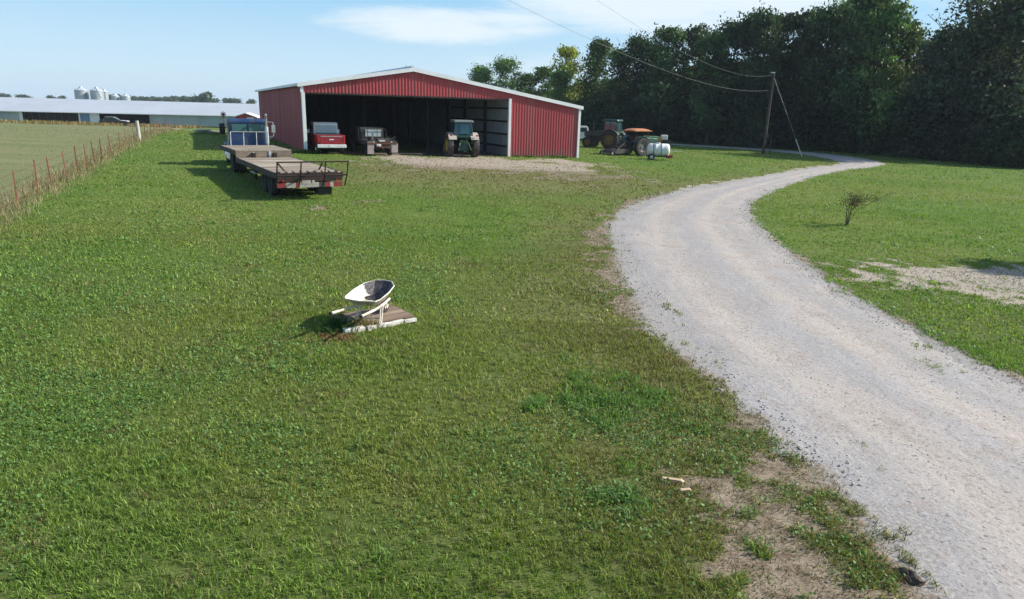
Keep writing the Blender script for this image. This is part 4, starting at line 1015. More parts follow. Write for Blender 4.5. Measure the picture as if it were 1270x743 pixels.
# ------------------------------------------------------------------ wheelbarrow on its board
brd = thing('wooden_board', 'weathered brown plank board under the wheelbarrow', 'board', -2.24, 10.63, R(37.5)); brd.scale = (1, .78, .6)
mb = MB()
for k in range(7): mb.cm = k % 2; mb.box(.0, -.36 + k * .135, .105 + RNG.uniform(-.004, .004), 1.12, .128, .035, rz=RNG.normal(0, .006))
mb.build('planks', [M['brown_board'], M['brown_board2']], brd, .004)
mb = MB(); mb.box(-.35, .05, .05, .08, .9, .07); mb.box(.38, .05, .05, .08, .9, .07); mb.build('bearer', M['old_plank_red'], brd)
ca, sa = math.cos(R(37.5)), math.sin(R(37.5))
def on_board(lx, ly): return -2.24 + lx * ca - ly * sa, 10.63 + lx * sa + ly * ca
for (lx, ln, lab, ry) in ((-.54, .34, 'chunky broken white concrete block at the left corner of the plank board', .06), (.1, .88, 'long pale concrete kerb block along the front edge of the plank board', .0)):
    X_, Y_ = on_board(lx, -.41)
    cbk = MB(); nseg = 2 if ln < .5 else 4
    for q_ in range(nseg): cbk.box(-ln / 2 + ln * (q_ + .5) / nseg, RNG.uniform(-.012, .012), .038, ln / nseg * 1.02, (.09 if ln > .5 else .15) * RNG.uniform(.8, 1.15), .075 * RNG.uniform(.85, 1.1), rz=RNG.normal(0, .08), rx=RNG.normal(0, .05), ty=.85)
    o = cbk.build('concrete_block', M['conc_block'], None, .012); o.location = (X_, Y_, Tz(X_, Y_)); o.rotation_euler = (0, ry, R(37.5)); tag(o, lab, 'concrete block', 'concrete blocks round the wheelbarrow board')
wbx, wby = -2.24, 10.38
wbw = thing('wheelbarrow', 'old white wheelbarrow with dark residue in its tray standing on a board', 'wheelbarrow', wbx, wby, R(76), z=Tz(wbx, wby) + .072); wbw.scale = (.84, .84, .78)
# local x forward
rim = [(-.42, -.30), (-.30, -.345), (.05, -.355), (.40, -.31), (.60, -.17), (.64, 0), (.60, .17), (.40, .31), (.05, .355), (-.30, .345), (-.42, .30), (-.46, 0)]
bot = [(-.20, -.17), (-.15, -.19), (.03, -.20), (.20, -.18), (.30, -.10), (.32, 0), (.30, .10), (.20, .18), (.03, .20), (-.15, .19), (-.20, .17), (-.22, 0)]
def rz_(x): return .54 + .13 * (x + .45)
vs = []; nr = len(rim)
def ring(pts, zf, sc=1.0): return [(x * sc, y * sc, zf(x)) for x, y in pts]
lv = []
for k in range(6):
    f = k / 5; lv.append([((b_[0] * (1 - f) + r_[0] * f), (b_[1] * (1 - f) + r_[1] * f), (.385 * (1 - f ** 1.2) + rz_(r_[0]) * f ** 1.2)) for b_, r_ in zip(bot, rim)])
mb = MB()
for L_ in lv: vs += L_
n0 = len(vs)
for L_ in lv: vs += [(x * .975, y * .975, z + .012) for x, y, z in L_]
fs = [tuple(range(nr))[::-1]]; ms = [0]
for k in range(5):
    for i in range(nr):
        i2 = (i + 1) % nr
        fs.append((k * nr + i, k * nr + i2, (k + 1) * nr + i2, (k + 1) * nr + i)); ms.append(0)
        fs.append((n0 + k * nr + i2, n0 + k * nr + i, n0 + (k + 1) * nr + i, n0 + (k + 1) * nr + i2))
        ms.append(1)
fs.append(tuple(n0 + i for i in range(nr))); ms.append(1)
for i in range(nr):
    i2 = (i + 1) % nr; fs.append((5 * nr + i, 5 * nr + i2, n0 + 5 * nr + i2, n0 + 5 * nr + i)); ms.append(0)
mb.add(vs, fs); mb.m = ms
tray = mb.build('tray', [M['wb_shaded'], M['tray_inside']], wbw)
MB().tube([(x * 1.005, y * 1.005, rz_(x) + .006) for x, y in rim + rim[:1]], .012, 8).build('rolled_rim', M['wb_white'], tray, smooth=True)
mb = MB()
RR_ = RNG
vs = []
for i in range(60):
    a_ = RR_.uniform(-1.2, 1.2); rr_ = RR_.uniform(.08, .30); mb.box(.08 + rr_ * math.cos(a_) * .95, rr_ * math.sin(a_) * .75, .40 + .09 * rr_, RR_.uniform(.02, .06), RR_.uniform(.02, .05), .02, rz=RR_.uniform(0, 3))
mb.build('dried_residue', M['residue'], tray)
for s in (-1, 1):
    hnd = MB(); hnd.tube([(-.98, s * .29, .42), (-.30, s * .24, .345), (.30, s * .15, .30), (.72, s * .06, .27)], .025, 8); ho = hnd.build('handle', M['wb_white'], wbw, smooth=True)
    MB().cyl((-1.0, s * .292, .4225), (-.95, s * .288, .416), .028, n=8).build('grip', M['black_plastic'], ho)
    lg = MB(); lg.tube([(-.02, s * .22, .32), (-.16, s * .25, .01), (-.08, s * .25, .0), (.12, s * .2, .31)], .014, 8); lg.build('leg', M['wb_white'], wbw, smooth=True)
mb = MB(); mb.cyl((-.12, -.24, .10), (-.12, .24, .10), .012, n=6); mb.build('leg_brace', M['wb_white'], wbw)
mb = MB(); mb.tube([(.3, -.14, .31), (.5, -.11, .13), (.62, -.07, .17)], .014, 6); mb.tube([(.3, .14, .31), (.5, .11, .13), (.62, .07, .17)], .014, 6); mb.cyl((.62, -.09, .17), (.62, .09, .17), .012, n=6); mb.build('wheel_fork', M['wb_white'], wbw)
wheel(wbw, .62, 0, .17, .17, .08, M['wb_white'], 'wheel', M['rubber'], .5)

# pieces of split wood and clods
for (x, y, l, a_, lab) in ((1.60, 5.90, .22, -.35, 'longer strip of pale split wood lying in the grass'), (1.68, 5.72, .11, .1, 'short chip of pale split wood lying in the grass')):
    o = MB().prism([(-l / 2, 0), (l / 2, .0), (l / 2 * .7, .016), (-l / 2 * .9, .012)], -.018, .018).build('wood_chip', M['dry_wood'], None, .003)
    o.location = (x, y, Tz(x, y) + .035); o.rotation_euler = (.1, -.05, a_); tag(o, lab, 'wood', 'wood chips by the drive')
def lump(name, x, y, s, lab, cat, m_, flat=.5):
    vs = []; mb = MB(); nn, mm = 9, 5
    for j in range(mm):
        ph = PI / 2 * j / (mm - 1)
        for i in range(nn):
            t_ = 2 * PI * i / nn; r_ = s * math.cos(ph) * RNG.uniform(.75, 1.25); vs.append((r_ * math.cos(t_) * 1.4, r_ * math.sin(t_), s * flat * math.sin(ph) * RNG.uniform(.8, 1.2)))
    mb.add(vs, [(j * nn + i, j * nn + (i + 1) % nn, (j + 1) * nn + (i + 1) % nn, (j + 1) * nn + i) for j in range(mm - 1) for i in range(nn)])
    o = mb.build(name, m_, None); o.location = (x, y, Tz(x, y)); o.rotation_euler = (0, 0, RNG.uniform(0, 3)); tag(o, lab, cat); return o
lump('rock', 3.18, 4.62, .085, 'dark brown rock lying at the drive edge in the foreground', 'rock', M['soil'], .7)
lump('soil_clod', 3.85, 5.75, .075, 'low reddish clod of soil on the gravel drive', 'clod', M['red_soil'], .18)

# ------------------------------------------------------------------ sapling
sp = thing('sapling', 'small spindly shrub with dark twigs alone on the right hand lawn', 'shrub', 11.83, 24.2, 0)
rs = random.Random(3); mb = MB(); tips = []
for k in range(9):
    a_ = rs.uniform(0, 2 * PI); sp_ = rs.uniform(.25, .85); lean = .55 if k % 3 else .0
    p0 = Vector((rs.uniform(-.05, .05), rs.uniform(-.05, .05), 0)); p1 = p0 + Vector((math.cos(a_) * sp_ * .3 + lean * .2, math.sin(a_) * sp_ * .3, .55)); p2 = p1 + Vector((math.cos(a_) * sp_ + lean * .5, math.sin(a_) * sp_ * .7, rs.uniform(.35, .6)))
    mb.tube([p0, p1, p2], [.011, .008, .004], 5)
    for j in range(5):
        q = p1.lerp(p2, rs.uniform(.2, 1)); e = q + Vector((rs.uniform(-.35, .45), rs.uniform(-.35, .35), rs.uniform(-.05, .28))); mb.tube([q, e], [.005, .0025], 4); tips.append((q, e))
mb.build('stem', M['twig'], sp)
n = 900; xs = []
for i in range(n):
    q, e = tips[rs.randrange(len(tips))]; xs.append(q.lerp(e, rs.uniform(.2, 1.1)) + Vector((rs.gauss(0, .07), rs.gauss(0, .07), rs.gauss(0, .06))))
c_ = np.array([[p.x, p.y, p.z] for p in xs])
def leafquads(c, size, out=None, bias=.5, aspect=.6):
    n = len(c); d = RNG.normal(size=(n, 3))
    if out is not None: d = d + out * bias
    d /= np.linalg.norm(d, axis=1)[:, None]
    a_ = np.cross(d, RNG.normal(size=(n, 3))); a_ /= np.linalg.norm(a_, axis=1)[:, None]; b_ = np.cross(d, a_)
    s = size[:, None]
    bend = d * s * .18
    V = np.stack([c - a_ * s, c + b_ * s * aspect + bend, c + a_ * s, c - b_ * s * aspect + bend], 1).reshape(-1, 3)
    return V, np.arange(4 * n).reshape(n, 4)
Vl, Fl = leafquads(c_, np.full(n, .027))
lf = np_mesh('foliage', Vl, Fl, M['leaf'], np.repeat(np.array([1.0, .8, .75]) * RNG.uniform(.6, 1.3, (n, 1)), 4, 0), sp); lf.color = (.125, .13, .05, 1)

# ------------------------------------------------------------------ trees
def crown_mesh(seed, H=16, rad=4.5, base=.12, lobes=26, per=260, leaf=.24, gap=.0, top=1.0):
    r = np.random.default_rng(seed); Cs, Ss, Os, Ts = [], [], [], []
    for k in range(lobes):
        f = r.uniform(0, 1) if k > 4 else (.9 + .1 * r.uniform())
        z = H * (base + (1 - base) * f * top)
        env = rad * r.uniform(.7, 1.15) * (math.sin(PI * min(1, .10 + .84 * (f ** .95))) ** .75 + .08)
        a_ = r.uniform(0, 2 * PI); rr = env * math.sqrt(r.uniform(0.05, .9)) * .82
        lr = rad * r.choice([r.uniform(.10, .2), r.uniform(.2, .34), r.uniform(.30, .48)]) * (.85 + .3 * (1 - f))
        cen = np.array([rr * math.cos(a_), rr * math.sin(a_), min(z, H - lr * .6)])
        n = int(per * r.uniform(.6, 1.3) * (lr / rad / .26) ** 1.6)
        d = r.normal(size=(n, 3)); d /= np.linalg.norm(d, axis=1)[:, None]
        ph_ = r.uniform(0, 6.28, 3)
        rad_ = lr * (r.uniform(.25, 1.0, n) ** .6 + np.abs(r.normal(0, .16, n))) * (1 + .45 * np.sin(d[:, 0] * 4 + ph_[0]) * np.sin(d[:, 1] * 4 + ph_[1]) + .25 * np.sin(d[:, 2] * 7 + ph_[2]))
        c = cen + d * rad_[:, None] * np.array([1.2, 1.2, .8])
        c[:, 2] = np.maximum(c[:, 2], .3)
        Cs.append(c); Os.append(d); Ss.append(leaf * r.uniform(.5, 1.3, n)); tint = r.uniform(.5, 1.55)
        Ts.append(np.repeat((np.array([1, 1, 1]) * tint * r.uniform(.7, 1.3, (n, 1))) * (1 + r.normal(0, .08, (1, 3))), 4, 0))
    # stray outer sprigs that break the outline
    C = np.concatenate(Cs); O = np.concatenate(Os); S = np.concatenate(Ss); Tt = np.concatenate(Ts)
    V, F = leafquads(C, S, O, .6)
    return V, F, Tt
def limb_mb(seed, H=16, rad=4.5, tr=.26):
    r = random.Random(seed); mb = MB()
    pts = [Vector((0, 0, -.3))]; rr = [tr * 1.25]
    for k in range(1, 8):
        pts.append(Vector((r.gauss(0, .12) * k * .5, r.gauss(0, .12) * k * .5, H * .85 * k / 7))); rr.append(tr * (1 - k / 8))
    mb.tube(pts, rr, 8)
    for k in range(11):
        i = r.randrange(2, 7); p = pts[i]; a_ = r.uniform(0, 2 * PI); ln = rad * r.uniform(.5, 1.0)
        q = p + Vector((math.cos(a_) * ln * .5, math.sin(a_) * ln * .5, ln * .45)); e = q + Vector((math.cos(a_ + .3) * ln * .45, math.sin(a_ + .3) * ln * .45, ln * .4))
        mb.tube([p, q, e], [rr[i] * .55, rr[i] * .33, .03], 6)
    return mb
def tree_proto(name, label, seed, **kw):
    trk = limb_mb(seed, kw.get('H', 16), kw.get('rad', 4.5)); kw = dict(kw)
    t = bpy.data.objects.new(name, None); COL.objects.link(t); tag(t, label, 'tree')
    trk.build('trunk', M['bark'], t)
    V, F, Tt = crown_mesh(seed, **kw); np_mesh('crown', V, F, M['leaf'], Tt, t)
    return t
def set_col(t, c):
    for ch in t.children:
        if ch.name.startswith('crown'): ch.color = (*c, 1)
LAB = 'leafy tree of the dark wood'
protos = [tree_proto('broadleaf_tree', LAB, 100 + i, H=16, rad=r_, lobes=lb, base=bs, per=170) for i, (r_, lb, bs) in enumerate(((4.6, 62, .06), (4.0, 56, .10), (5.2, 70, .05), (4.3, 54, .16), (3.6, 50, .08)))]
sparse = tree_proto('thin_tree', LAB, 120, H=16, rad=3.8, lobes=46, per=34, leaf=.17, base=.40)
shrubp = tree_proto('understorey_tree', LAB, 130, H=6, rad=3.0, lobes=36, per=120, leaf=.22, base=.02)
used = set()
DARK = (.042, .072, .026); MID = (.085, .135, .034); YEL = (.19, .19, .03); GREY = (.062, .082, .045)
def put(proto, x, y, h, label, col, group, H=16, wide=1.0):
    z = Tz(x, y); s = h / H
    if proto.name not in used:
        used.add(proto.name); t = proto
        t.location = (x, y, z); t['label'] = label
        t['group'] = group
    else: t = copy_thing(proto, x, y, 0, label, group, z)
    sw = s ** .75 * wide
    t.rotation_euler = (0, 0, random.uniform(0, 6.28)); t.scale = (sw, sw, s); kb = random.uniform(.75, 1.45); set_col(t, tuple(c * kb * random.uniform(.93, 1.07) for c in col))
    return t
CAMH = 3.4
import math as _m
PITCH = .26997
def px_world(px, py, dist):
    """layout helper: world point at a bearing and forward distance from the surveyed viewpoint"""
    Rr = .027; F_ = 846.
    fw = Vector((0, _m.cos(PITCH), -_m.sin(PITCH))); u0 = Vector((0, _m.sin(PITCH), _m.cos(PITCH))); X = Vector((1, 0, 0))
    rc = _m.cos(Rr) * X + _m.sin(Rr) * u0; uc = -_m.sin(Rr) * X + _m.cos(Rr) * u0
    d = fw * F_ + rc * (px - 635) - uc * (py - 371.5); d = d / d.y
    return d.x * dist, dist, CAMH + d.z * dist
G1 = 'trees along the edge of the wood'
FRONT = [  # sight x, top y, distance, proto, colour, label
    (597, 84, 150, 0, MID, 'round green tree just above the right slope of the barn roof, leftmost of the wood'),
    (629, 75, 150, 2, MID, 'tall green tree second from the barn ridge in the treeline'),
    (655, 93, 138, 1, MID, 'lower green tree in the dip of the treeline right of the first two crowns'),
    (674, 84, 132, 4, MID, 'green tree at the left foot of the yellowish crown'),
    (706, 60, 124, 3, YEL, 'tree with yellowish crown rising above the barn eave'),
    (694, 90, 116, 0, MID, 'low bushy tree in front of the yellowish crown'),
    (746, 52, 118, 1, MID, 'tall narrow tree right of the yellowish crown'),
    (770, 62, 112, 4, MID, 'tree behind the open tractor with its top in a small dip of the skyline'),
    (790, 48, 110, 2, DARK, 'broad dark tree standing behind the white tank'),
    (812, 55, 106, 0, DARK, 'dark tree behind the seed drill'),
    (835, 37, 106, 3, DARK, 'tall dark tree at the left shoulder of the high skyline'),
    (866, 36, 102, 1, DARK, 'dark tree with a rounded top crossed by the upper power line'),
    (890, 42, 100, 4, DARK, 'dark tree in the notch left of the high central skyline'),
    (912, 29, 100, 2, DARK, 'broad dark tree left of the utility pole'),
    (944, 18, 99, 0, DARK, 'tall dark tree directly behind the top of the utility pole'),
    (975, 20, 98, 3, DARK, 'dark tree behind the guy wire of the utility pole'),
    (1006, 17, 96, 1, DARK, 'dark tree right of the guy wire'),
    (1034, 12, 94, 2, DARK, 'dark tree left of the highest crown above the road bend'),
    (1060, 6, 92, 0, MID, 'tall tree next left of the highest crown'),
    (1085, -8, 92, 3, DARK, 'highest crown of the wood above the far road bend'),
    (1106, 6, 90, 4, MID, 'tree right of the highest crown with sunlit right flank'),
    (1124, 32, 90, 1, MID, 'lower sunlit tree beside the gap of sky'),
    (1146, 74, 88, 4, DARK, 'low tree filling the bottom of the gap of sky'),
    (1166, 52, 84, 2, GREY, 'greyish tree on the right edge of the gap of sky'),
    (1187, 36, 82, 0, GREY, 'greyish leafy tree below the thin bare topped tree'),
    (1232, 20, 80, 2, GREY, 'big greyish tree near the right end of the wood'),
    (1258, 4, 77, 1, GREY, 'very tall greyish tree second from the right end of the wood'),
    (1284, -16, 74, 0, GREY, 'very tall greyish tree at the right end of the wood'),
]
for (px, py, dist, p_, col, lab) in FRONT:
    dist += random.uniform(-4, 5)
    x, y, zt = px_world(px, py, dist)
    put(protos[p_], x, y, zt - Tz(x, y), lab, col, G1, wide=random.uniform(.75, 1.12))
x, y, zt = px_world(1206, -6, 78)
put(sparse, x, y, zt - Tz(x, y), 'thin tree with bare twigs showing against the sky near the right end', GREY, G1)
x, y, zt = px_world(1232, -18, 79)
put(sparse, x, y, zt - Tz(x, y), 'second thin bare topped tree close right of the other one', GREY, G1)
LB = 'shaded tree deep in the wood mostly hidden behind the edge trees'
for k, px in enumerate(range(640, 1330, 22)):
    if 1130 < px < 1165: continue
    top = np.interp(px, [590, 660, 720, 840, 950, 1085, 1130, 1150, 1200, 1300], [112, 118, 104, 88, 72, 62, 90, 112, 78, 40])
    dist = np.interp(px, [590, 830, 1085, 1300], [160, 116, 102, 86]) + random.uniform(0, 6)
    x, y, zt = px_world(px + random.uniform(-6, 6), top, dist)
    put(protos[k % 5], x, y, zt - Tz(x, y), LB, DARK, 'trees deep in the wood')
LU = 'low shaded understorey tree along the foot of the wood'
for k, px in enumerate(range(700, 1330, 15)):
    dist = np.interp(px, [700, 830, 1000, 1090, 1270, 1330], [108, 104, 97, 88, 71, 68]) + random.uniform(-1, 1.5)
    x, y, zt = px_world(px, 150, dist)
    put(shrubp, x, y, random.uniform(3.5, 6.5), LU, tuple(c * .85 for c in DARK), 'understorey trees of the wood', 6, 1.1)
# dense mass behind
mass = tree_proto('wood_mass', 'dark mass of further woodland behind the trees', 140, H=13, rad=5, lobes=8, per=10, leaf=.3)
for ch in list(mass.children): bpy.data.objects.remove(ch)
bpy.data.objects.remove(mass)
Vs, Fs, Ts = [], [], []; o_ = 0
for k in range(60):
    px = 600 + k * 12.5; dist = np.interp(px, [590, 830, 1085, 1350], [178, 128, 113, 96]) + random.uniform(0, 8)
    x, y, _z = px_world(px, 150, dist)
    V, F, Tt = crown_mesh(500 + k, H=float(np.interp(px, [600, 900, 1085, 1130, 1150, 1200, 1330], [7, 9, 10, 7, 5, 8, 10])), rad=5, base=.02, lobes=22, per=70, leaf=.6)
    Vs.append(V + np.array([x, y, Tz(x, y)])); Fs.append(F + o_); Ts.append(Tt); o_ += len(V)
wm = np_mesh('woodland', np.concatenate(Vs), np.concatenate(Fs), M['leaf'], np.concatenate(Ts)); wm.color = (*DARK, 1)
tag(wm, 'dark mass of further woodland behind the trees', 'woodland', kind='stuff')
# off to the right: the tree whose shade falls on the gravel patch
x, y = 23.5, 19.6
put(protos[1], x, y, 7.5, 'tree just outside the right of the picture shading the gravel patch', MID, 'shade trees by the drive', 16, .8)

# far trees on the horizon
farp = tree_proto('far_tree', 'tiny hazy tree on the horizon behind the poultry house', 150, H=9, rad=5.5, lobes=26, per=45, leaf=.8, base=.02)
LF = 'tiny hazy tree on the horizon behind the poultry house'
def put_far(px, py, dist, lab, wide=1.0, grp='far trees on the horizon'):
    x, y, zt = px_world(px, py, dist); z = Tz(x, y); h = zt - z
    if 'far' not in used: used.add('far'); t = farp; t.location = (x, y, z); t['label'] = lab; t['group'] = grp
    else: t = copy_thing(farp, x, y, 0, lab, grp, z)
    t.scale = (h / 9 * wide, h / 9 * wide, h / 9); t.rotation_euler = (0, 0, random.uniform(0, 6.28)); set_col(t, (.085, .125, .075))
put_far(257, 116.0, 420, 'largest rounded tree on the horizon left of the barn', 1.0)
put_far(249, 120.0, 430, 'second largest horizon tree, at the left foot of the largest one', 1.0)
for px, py in ((3, 116.5), (9, 117.5), (24, 118.3), (30, 118.3), (62, 119), (77, 119.6), (128, 120), (136, 118.5), (142, 118.2), (149, 119.2), (156, 119.4), (166, 120), (174, 120.6), (182, 121), (190, 120.6), (198, 121.3), (206, 121), (214, 120.2), (221, 120.8), (229, 120.3), (236, 121), (242, 120.6), (266, 123), (280, 123), (287, 122.8), (294, 123.4), (312, 124)):
    put_far(px, py, 520 + random.uniform(-40, 60), LF, 1.15)

# ------------------------------------------------------------------ utility pole and power lines
px_, py_ = 27.45, 77.6
up = thing('utility_pole', 'dark wooden utility pole leaning slightly right at the road bend', 'utility pole', px_, py_, 0)
h = 8.55; lean = .015
MB().cyl((0, 0, -.5), (h * lean, 0, h), .17, .11, n=12).build('pole', M['pole_wood'], up, smooth=True)
mb = MB(); mb.cyl((h * lean, 0, h - .02), (h * lean, 0, h + .03), .12, n=12); mb.box(h * lean - .12, 0, h + .06, .45, .1, .09); mb.build('pole_cap', M['alu'], up)
mb = MB(); mb.box(-.16, 0, 6.75, .3, .12, .08); mb.cyl((-.28, 0, 6.72), (-.28, 0, 6.9), .05, n=10); mb.build('insulator_bracket', M['dark_steel'], up)
gx_, gy_ = 30.6 - px_, 74.6 - py_; gz_ = Tz(30.6, 74.6) - Tz(px_, py_)
top_ = Vector((h * lean + .1, 0, h - .55)); bot_ = Vector((gx_, gy_, gz_))
MB().cyl(top_, bot_, .022, n=6).build('guy_wire', M['wire'], up)
MB().cyl(top_.lerp(bot_, .78), bot_, .05, n=8).build('guy_guard', M['guard'], up)
MB().cyl((.35, -1.0, -.2), (.35, -1.0, 2.2), .06, n=8).build('meter_post', M['pole_wood'], up)
def line(name, lab, A, B, sag, r=.02):
    A = Vector(A); B = Vector(B); pts = []
    for k in range(61):
        t_ = k / 60; p = A.lerp(B, t_); p.z -= sag * 4 * t_ * (1 - t_); pts.append(p)
    o = MB().tube(pts, [r * (1.0 - .8 * k / 60) for k in range(61)], 6).build(name, M['wire'], None, smooth=True)
    tag(o, lab, 'power line', 'power lines to the pole')
line('power_line', 'upper power line running from the top of the utility pole', (27.5, 77.6, 7.85), (-15.26, -10, 12.27), 3.09, .009)
line('power_line', 'lower thicker power line from the bracket below the top of the pole', (27.2, 77.6, 6.25), (-18.03, -10, 11.36), 2.6, .0115)

# ------------------------------------------------------------------ wire fence
fy = [15.0, 17.4, 19.9, 22.3, 24.3, 26.8, 29.0, 31.0, 33.2, 35.3, 38.6, 41.9, 45, 49.5]
fy2 = [56.9, 61.9, 65, 68, 71, 75, 80, 85, 90]
fen = thing('wire_fence', 'wire fence of rusty steel posts along the left pasture', 'fence', FX(20), 20, 0, z=0)
ox, oy = FX(20), 20
for i, y in enumerate(fy + fy2):
    x = FX(y); z = Tz(x, y); r1, r2 = RNG.normal(0, .03), RNG.normal(0, .04)
    mb = MB(); hh = RNG.uniform(1.05, 1.22)
    for k in range(1):
        mb.box(0, 0, hh / 2, .034, .01, hh); mb.box(0, .016, hh / 2, .01, .028, hh)
        for q in range(8): mb.box(0, -.012, .25 + q * .12, .02, .012, .02)
    o = mb.build('steel_post', M['post_rust'], fen); o.location = (x - ox, y - oy, z); o.rotation_euler = (r1, r2 - .03, RNG.uniform(0, 3))
y = 52.7; x = FX(y); z = Tz(x, y)
mb = MB(); mb.cyl((0, 0, -.3), (-.04, 0, 1.42), .14, .125, n=12); o = mb.build('corner_post', M['corner_post'], fen, smooth=True); o.location = (x - ox, y - oy, z); tag(o, 'pale thick wooden corner post')
allz = sorted(fy + [52.7] + fy2)
for hgt in (.25, .5, .75, 1.0):
    pts = []
    for i, y in enumerate(allz):
        pts.append((FX(y) - ox + .03, y - oy, Tz(FX(y), y) + hgt))
        if i < len(allz) - 1:
            ym = (y + allz[i + 1]) / 2; pts.append((FX(ym) - ox + .03, ym - oy, Tz(FX(ym), ym) + hgt - .02))
    MB().tube(pts, .006, 5).build('fence_wire', M['rust'], fen)

# ------------------------------------------------------------------ poultry house, bins, shed
pa = math.atan2(.30, 1)
PO = px_world(160, 151, 122)
ph = thing('poultry_house', 'very long low poultry house with pale metal roof and curtain sides', 'poultry house', PO[0], PO[1], pa)
x0, x1 = -75, 62; ev = 2.15; hw = 6.5; rise = 2.0
mb = MB(); vs = []
for x_ in (x0 - .4, x1 + .4):
    vs += [(x_, -.5, ev - .15), (x_, hw, ev + rise), (x_, 2 * hw + .5, ev - .15), (x_, 2 * hw + .5, ev - .23), (x_, hw, ev + rise - .1), (x_, -.5, ev - .23)]
mb.add(vs, [(0, 1, 7, 6), (1, 2, 8, 7), (2, 3, 9, 8), (3, 4, 10, 9), (4, 5, 11, 10), (5, 0, 6, 11), (0, 1, 4, 5), (1, 2, 3, 4), (6, 7, 10, 11), (7, 8, 9, 10)]); mb.build('roof', M['galv_roof'], ph)
MB().box((x0 + x1) / 2, -.53, ev - .2, x1 - x0, .05, .13).build('fascia', M['white_trim'], ph)
mb = MB(); mb.box((x0 + x1) / 2, 2 * hw, ev / 2, x1 - x0, .1, ev - .3); mb.box(x0, hw, 1.1, .1, 2 * hw - .2, 2.0); mb.box(x1, hw, 1.1, .1, 2 * hw - .2, 2.0); mb.build('wall', M['curtain'], ph)
MB().box((x0 + x1) / 2, hw, .03, x1 - x0 - .3, 2 * hw - .3, .06).build('floor', M['barn_floor'], ph)
MB().box((x0 + x1) / 2, .05, .15, x1 - x0, .2, .3).build('base_wall', M['concrete'], ph)
# sections along the front wall
def sect(name, a_, b_, m_, z0=.3, z1=ev - .28, y=.05, t_=.06): MB().box((a_ + b_) / 2, y, (z0 + z1) / 2, b_ - a_, t_, z1 - z0).build(name, m_, ph)
ppx = lambda px: (px_world(px, 150, 1)[0] * PO[1] - PO[0]) / (math.cos(pa) - math.sin(pa) * px_world(px, 150, 1)[0])   # offset along wall for a sight line
s = {p: ppx(p) for p in (25, 29, 31, 98, 100, 112, 121, 124, 186)}
sect('curtain', x0, s[25], M['curtain']); sect('white_pillar', s[25], s[29], M['white_trim'], y=0)
mb = MB(); k = s[31]
while k < s[98]: mb.box(k, .1, ev / 2, .09, .1, ev - .3); k += 1.1
for z_ in (.7, 1.1, 1.5): mb.box((s[31] + s[98]) / 2, .14, z_, s[98] - s[31], .02, .03)
mb.build('wire_screen', M['dusty_dark'], ph)
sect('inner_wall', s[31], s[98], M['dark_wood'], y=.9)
sect('door_frame', s[98], s[100], M['white_trim'], .1); sect('blue_door', s[100], s[112], M['bluegrey'], .1); sect('white_door', s[112], s[121], M['white_trim'], .1, y=.02); sect('door_frame', s[121], s[124], M['white_trim'], .1, y=-.02)
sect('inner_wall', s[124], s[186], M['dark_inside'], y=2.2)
mb = MB(); k = s[186]
while k < x1: mb.box(k, -.0, ev / 2 + .02, .06, .06, ev - .34); k += 2.4
mb.build('curtain_batten', M['galv'], ph)
sect('curtain', s[186], x1, M['curtain'])
def world_of(px, py, dist): return px_world(px, py, dist)
# dark car in front of the open section
cx_, cy_, _ = px_world(142, 151.0, 117)
car = thing('parked_car', 'small dark car with pale bonnet parked before the open poultry house bay', 'car', cx_, cy_, pa + PI * 0)
mb = MB(); mb.prism([(-2.1, .3), (2.1, .3), (2.2, .62), (2.0, .78), (.9, .86), (-2.0, .86), (-2.15, .6)], -.82, .82); mb.build('body', M['dark_steel'], car, .05)
mb = MB(); mb.prism([(-1.6, .86), (.95, .86), (.1, 1.36), (-1.2, 1.36)], -.7, .7); mb.build('cabin', M['glass'], car, .04)
MB().box(-.55, 0, 1.37, 1.3, 1.3, .05).build('roof', M['galv'], car, .02)
mb = MB(); mb.prism([(1.0, .865), (2.05, .79), (2.12, .70), (1.0, .80)], -.78, .78); mb.build('bonnet', M['white_paint'], car, .02)
for xx in (-1.3, 1.3):
    for s_ in (-1, 1): wheel(car, xx, s_ * .74, .3, .3, .2, M['alu'], 'wheel', M['rubber'], .6, 0, s_)
# grain bins
def bin_(x, y, z, r, h, lab, name='grain_bin'):
    t = thing(name, lab, 'grain bin', x, y, random.uniform(0, 6), 'grain bins behind the poultry house', z)
    pr = []
    nn = int(h / .25)
    for k in range(nn + 1): pr += [(r + (.04 if k % 2 else 0), h * k / nn)]
    MB().lathe(pr, (0, 0, 0), 'z', 32).build('shell', M['bin'], t, smooth=True)
    MB().lathe([(r + .12, h - .03), (r + .1, h + .02), (.35, h + r * .42), (.3, h + r * .42 + .25), (.001, h + r * .42 + .28)], (0, 0, 0), 'z', 24).build('cone_roof', M['galv_roof'], t)
    mb = MB()
    for k in range(14): mb.box(r + .1, 0, .4 + k * h / 14, .03, .4, .03)
    for yy in (-.2, .2): mb.box(r + .1, yy, h / 2, .03, .03, h)
    mb.build('ladder', M['alu'], t)
    return t
for (pxl, pxr, pt, d_, lab) in ((93.5, 107.5, 112, 160, 'left one of the two big grain bins behind the poultry house roof'), (113, 126.5, 112.5, 160, 'right one of the two big grain bins behind the poultry house roof'), (125.5, 133, 114, 178, 'half hidden grain bin just behind the right big one'), (138.5, 147, 119.5, 190, 'low pale bin left of the two small ones right of the big bins'), (151, 160.5, 119.5, 190, 'low pale bin at the right end of the row of bins')):
    xa, _, zt = px_world((pxl + pxr) / 2, pt, d_); r_ = (pxr - pxl) / 2 / 846 * d_ * 1.03
    zz = Tz(xa, d_); bin_(xa, d_, zz, r_, zt - zz, lab)
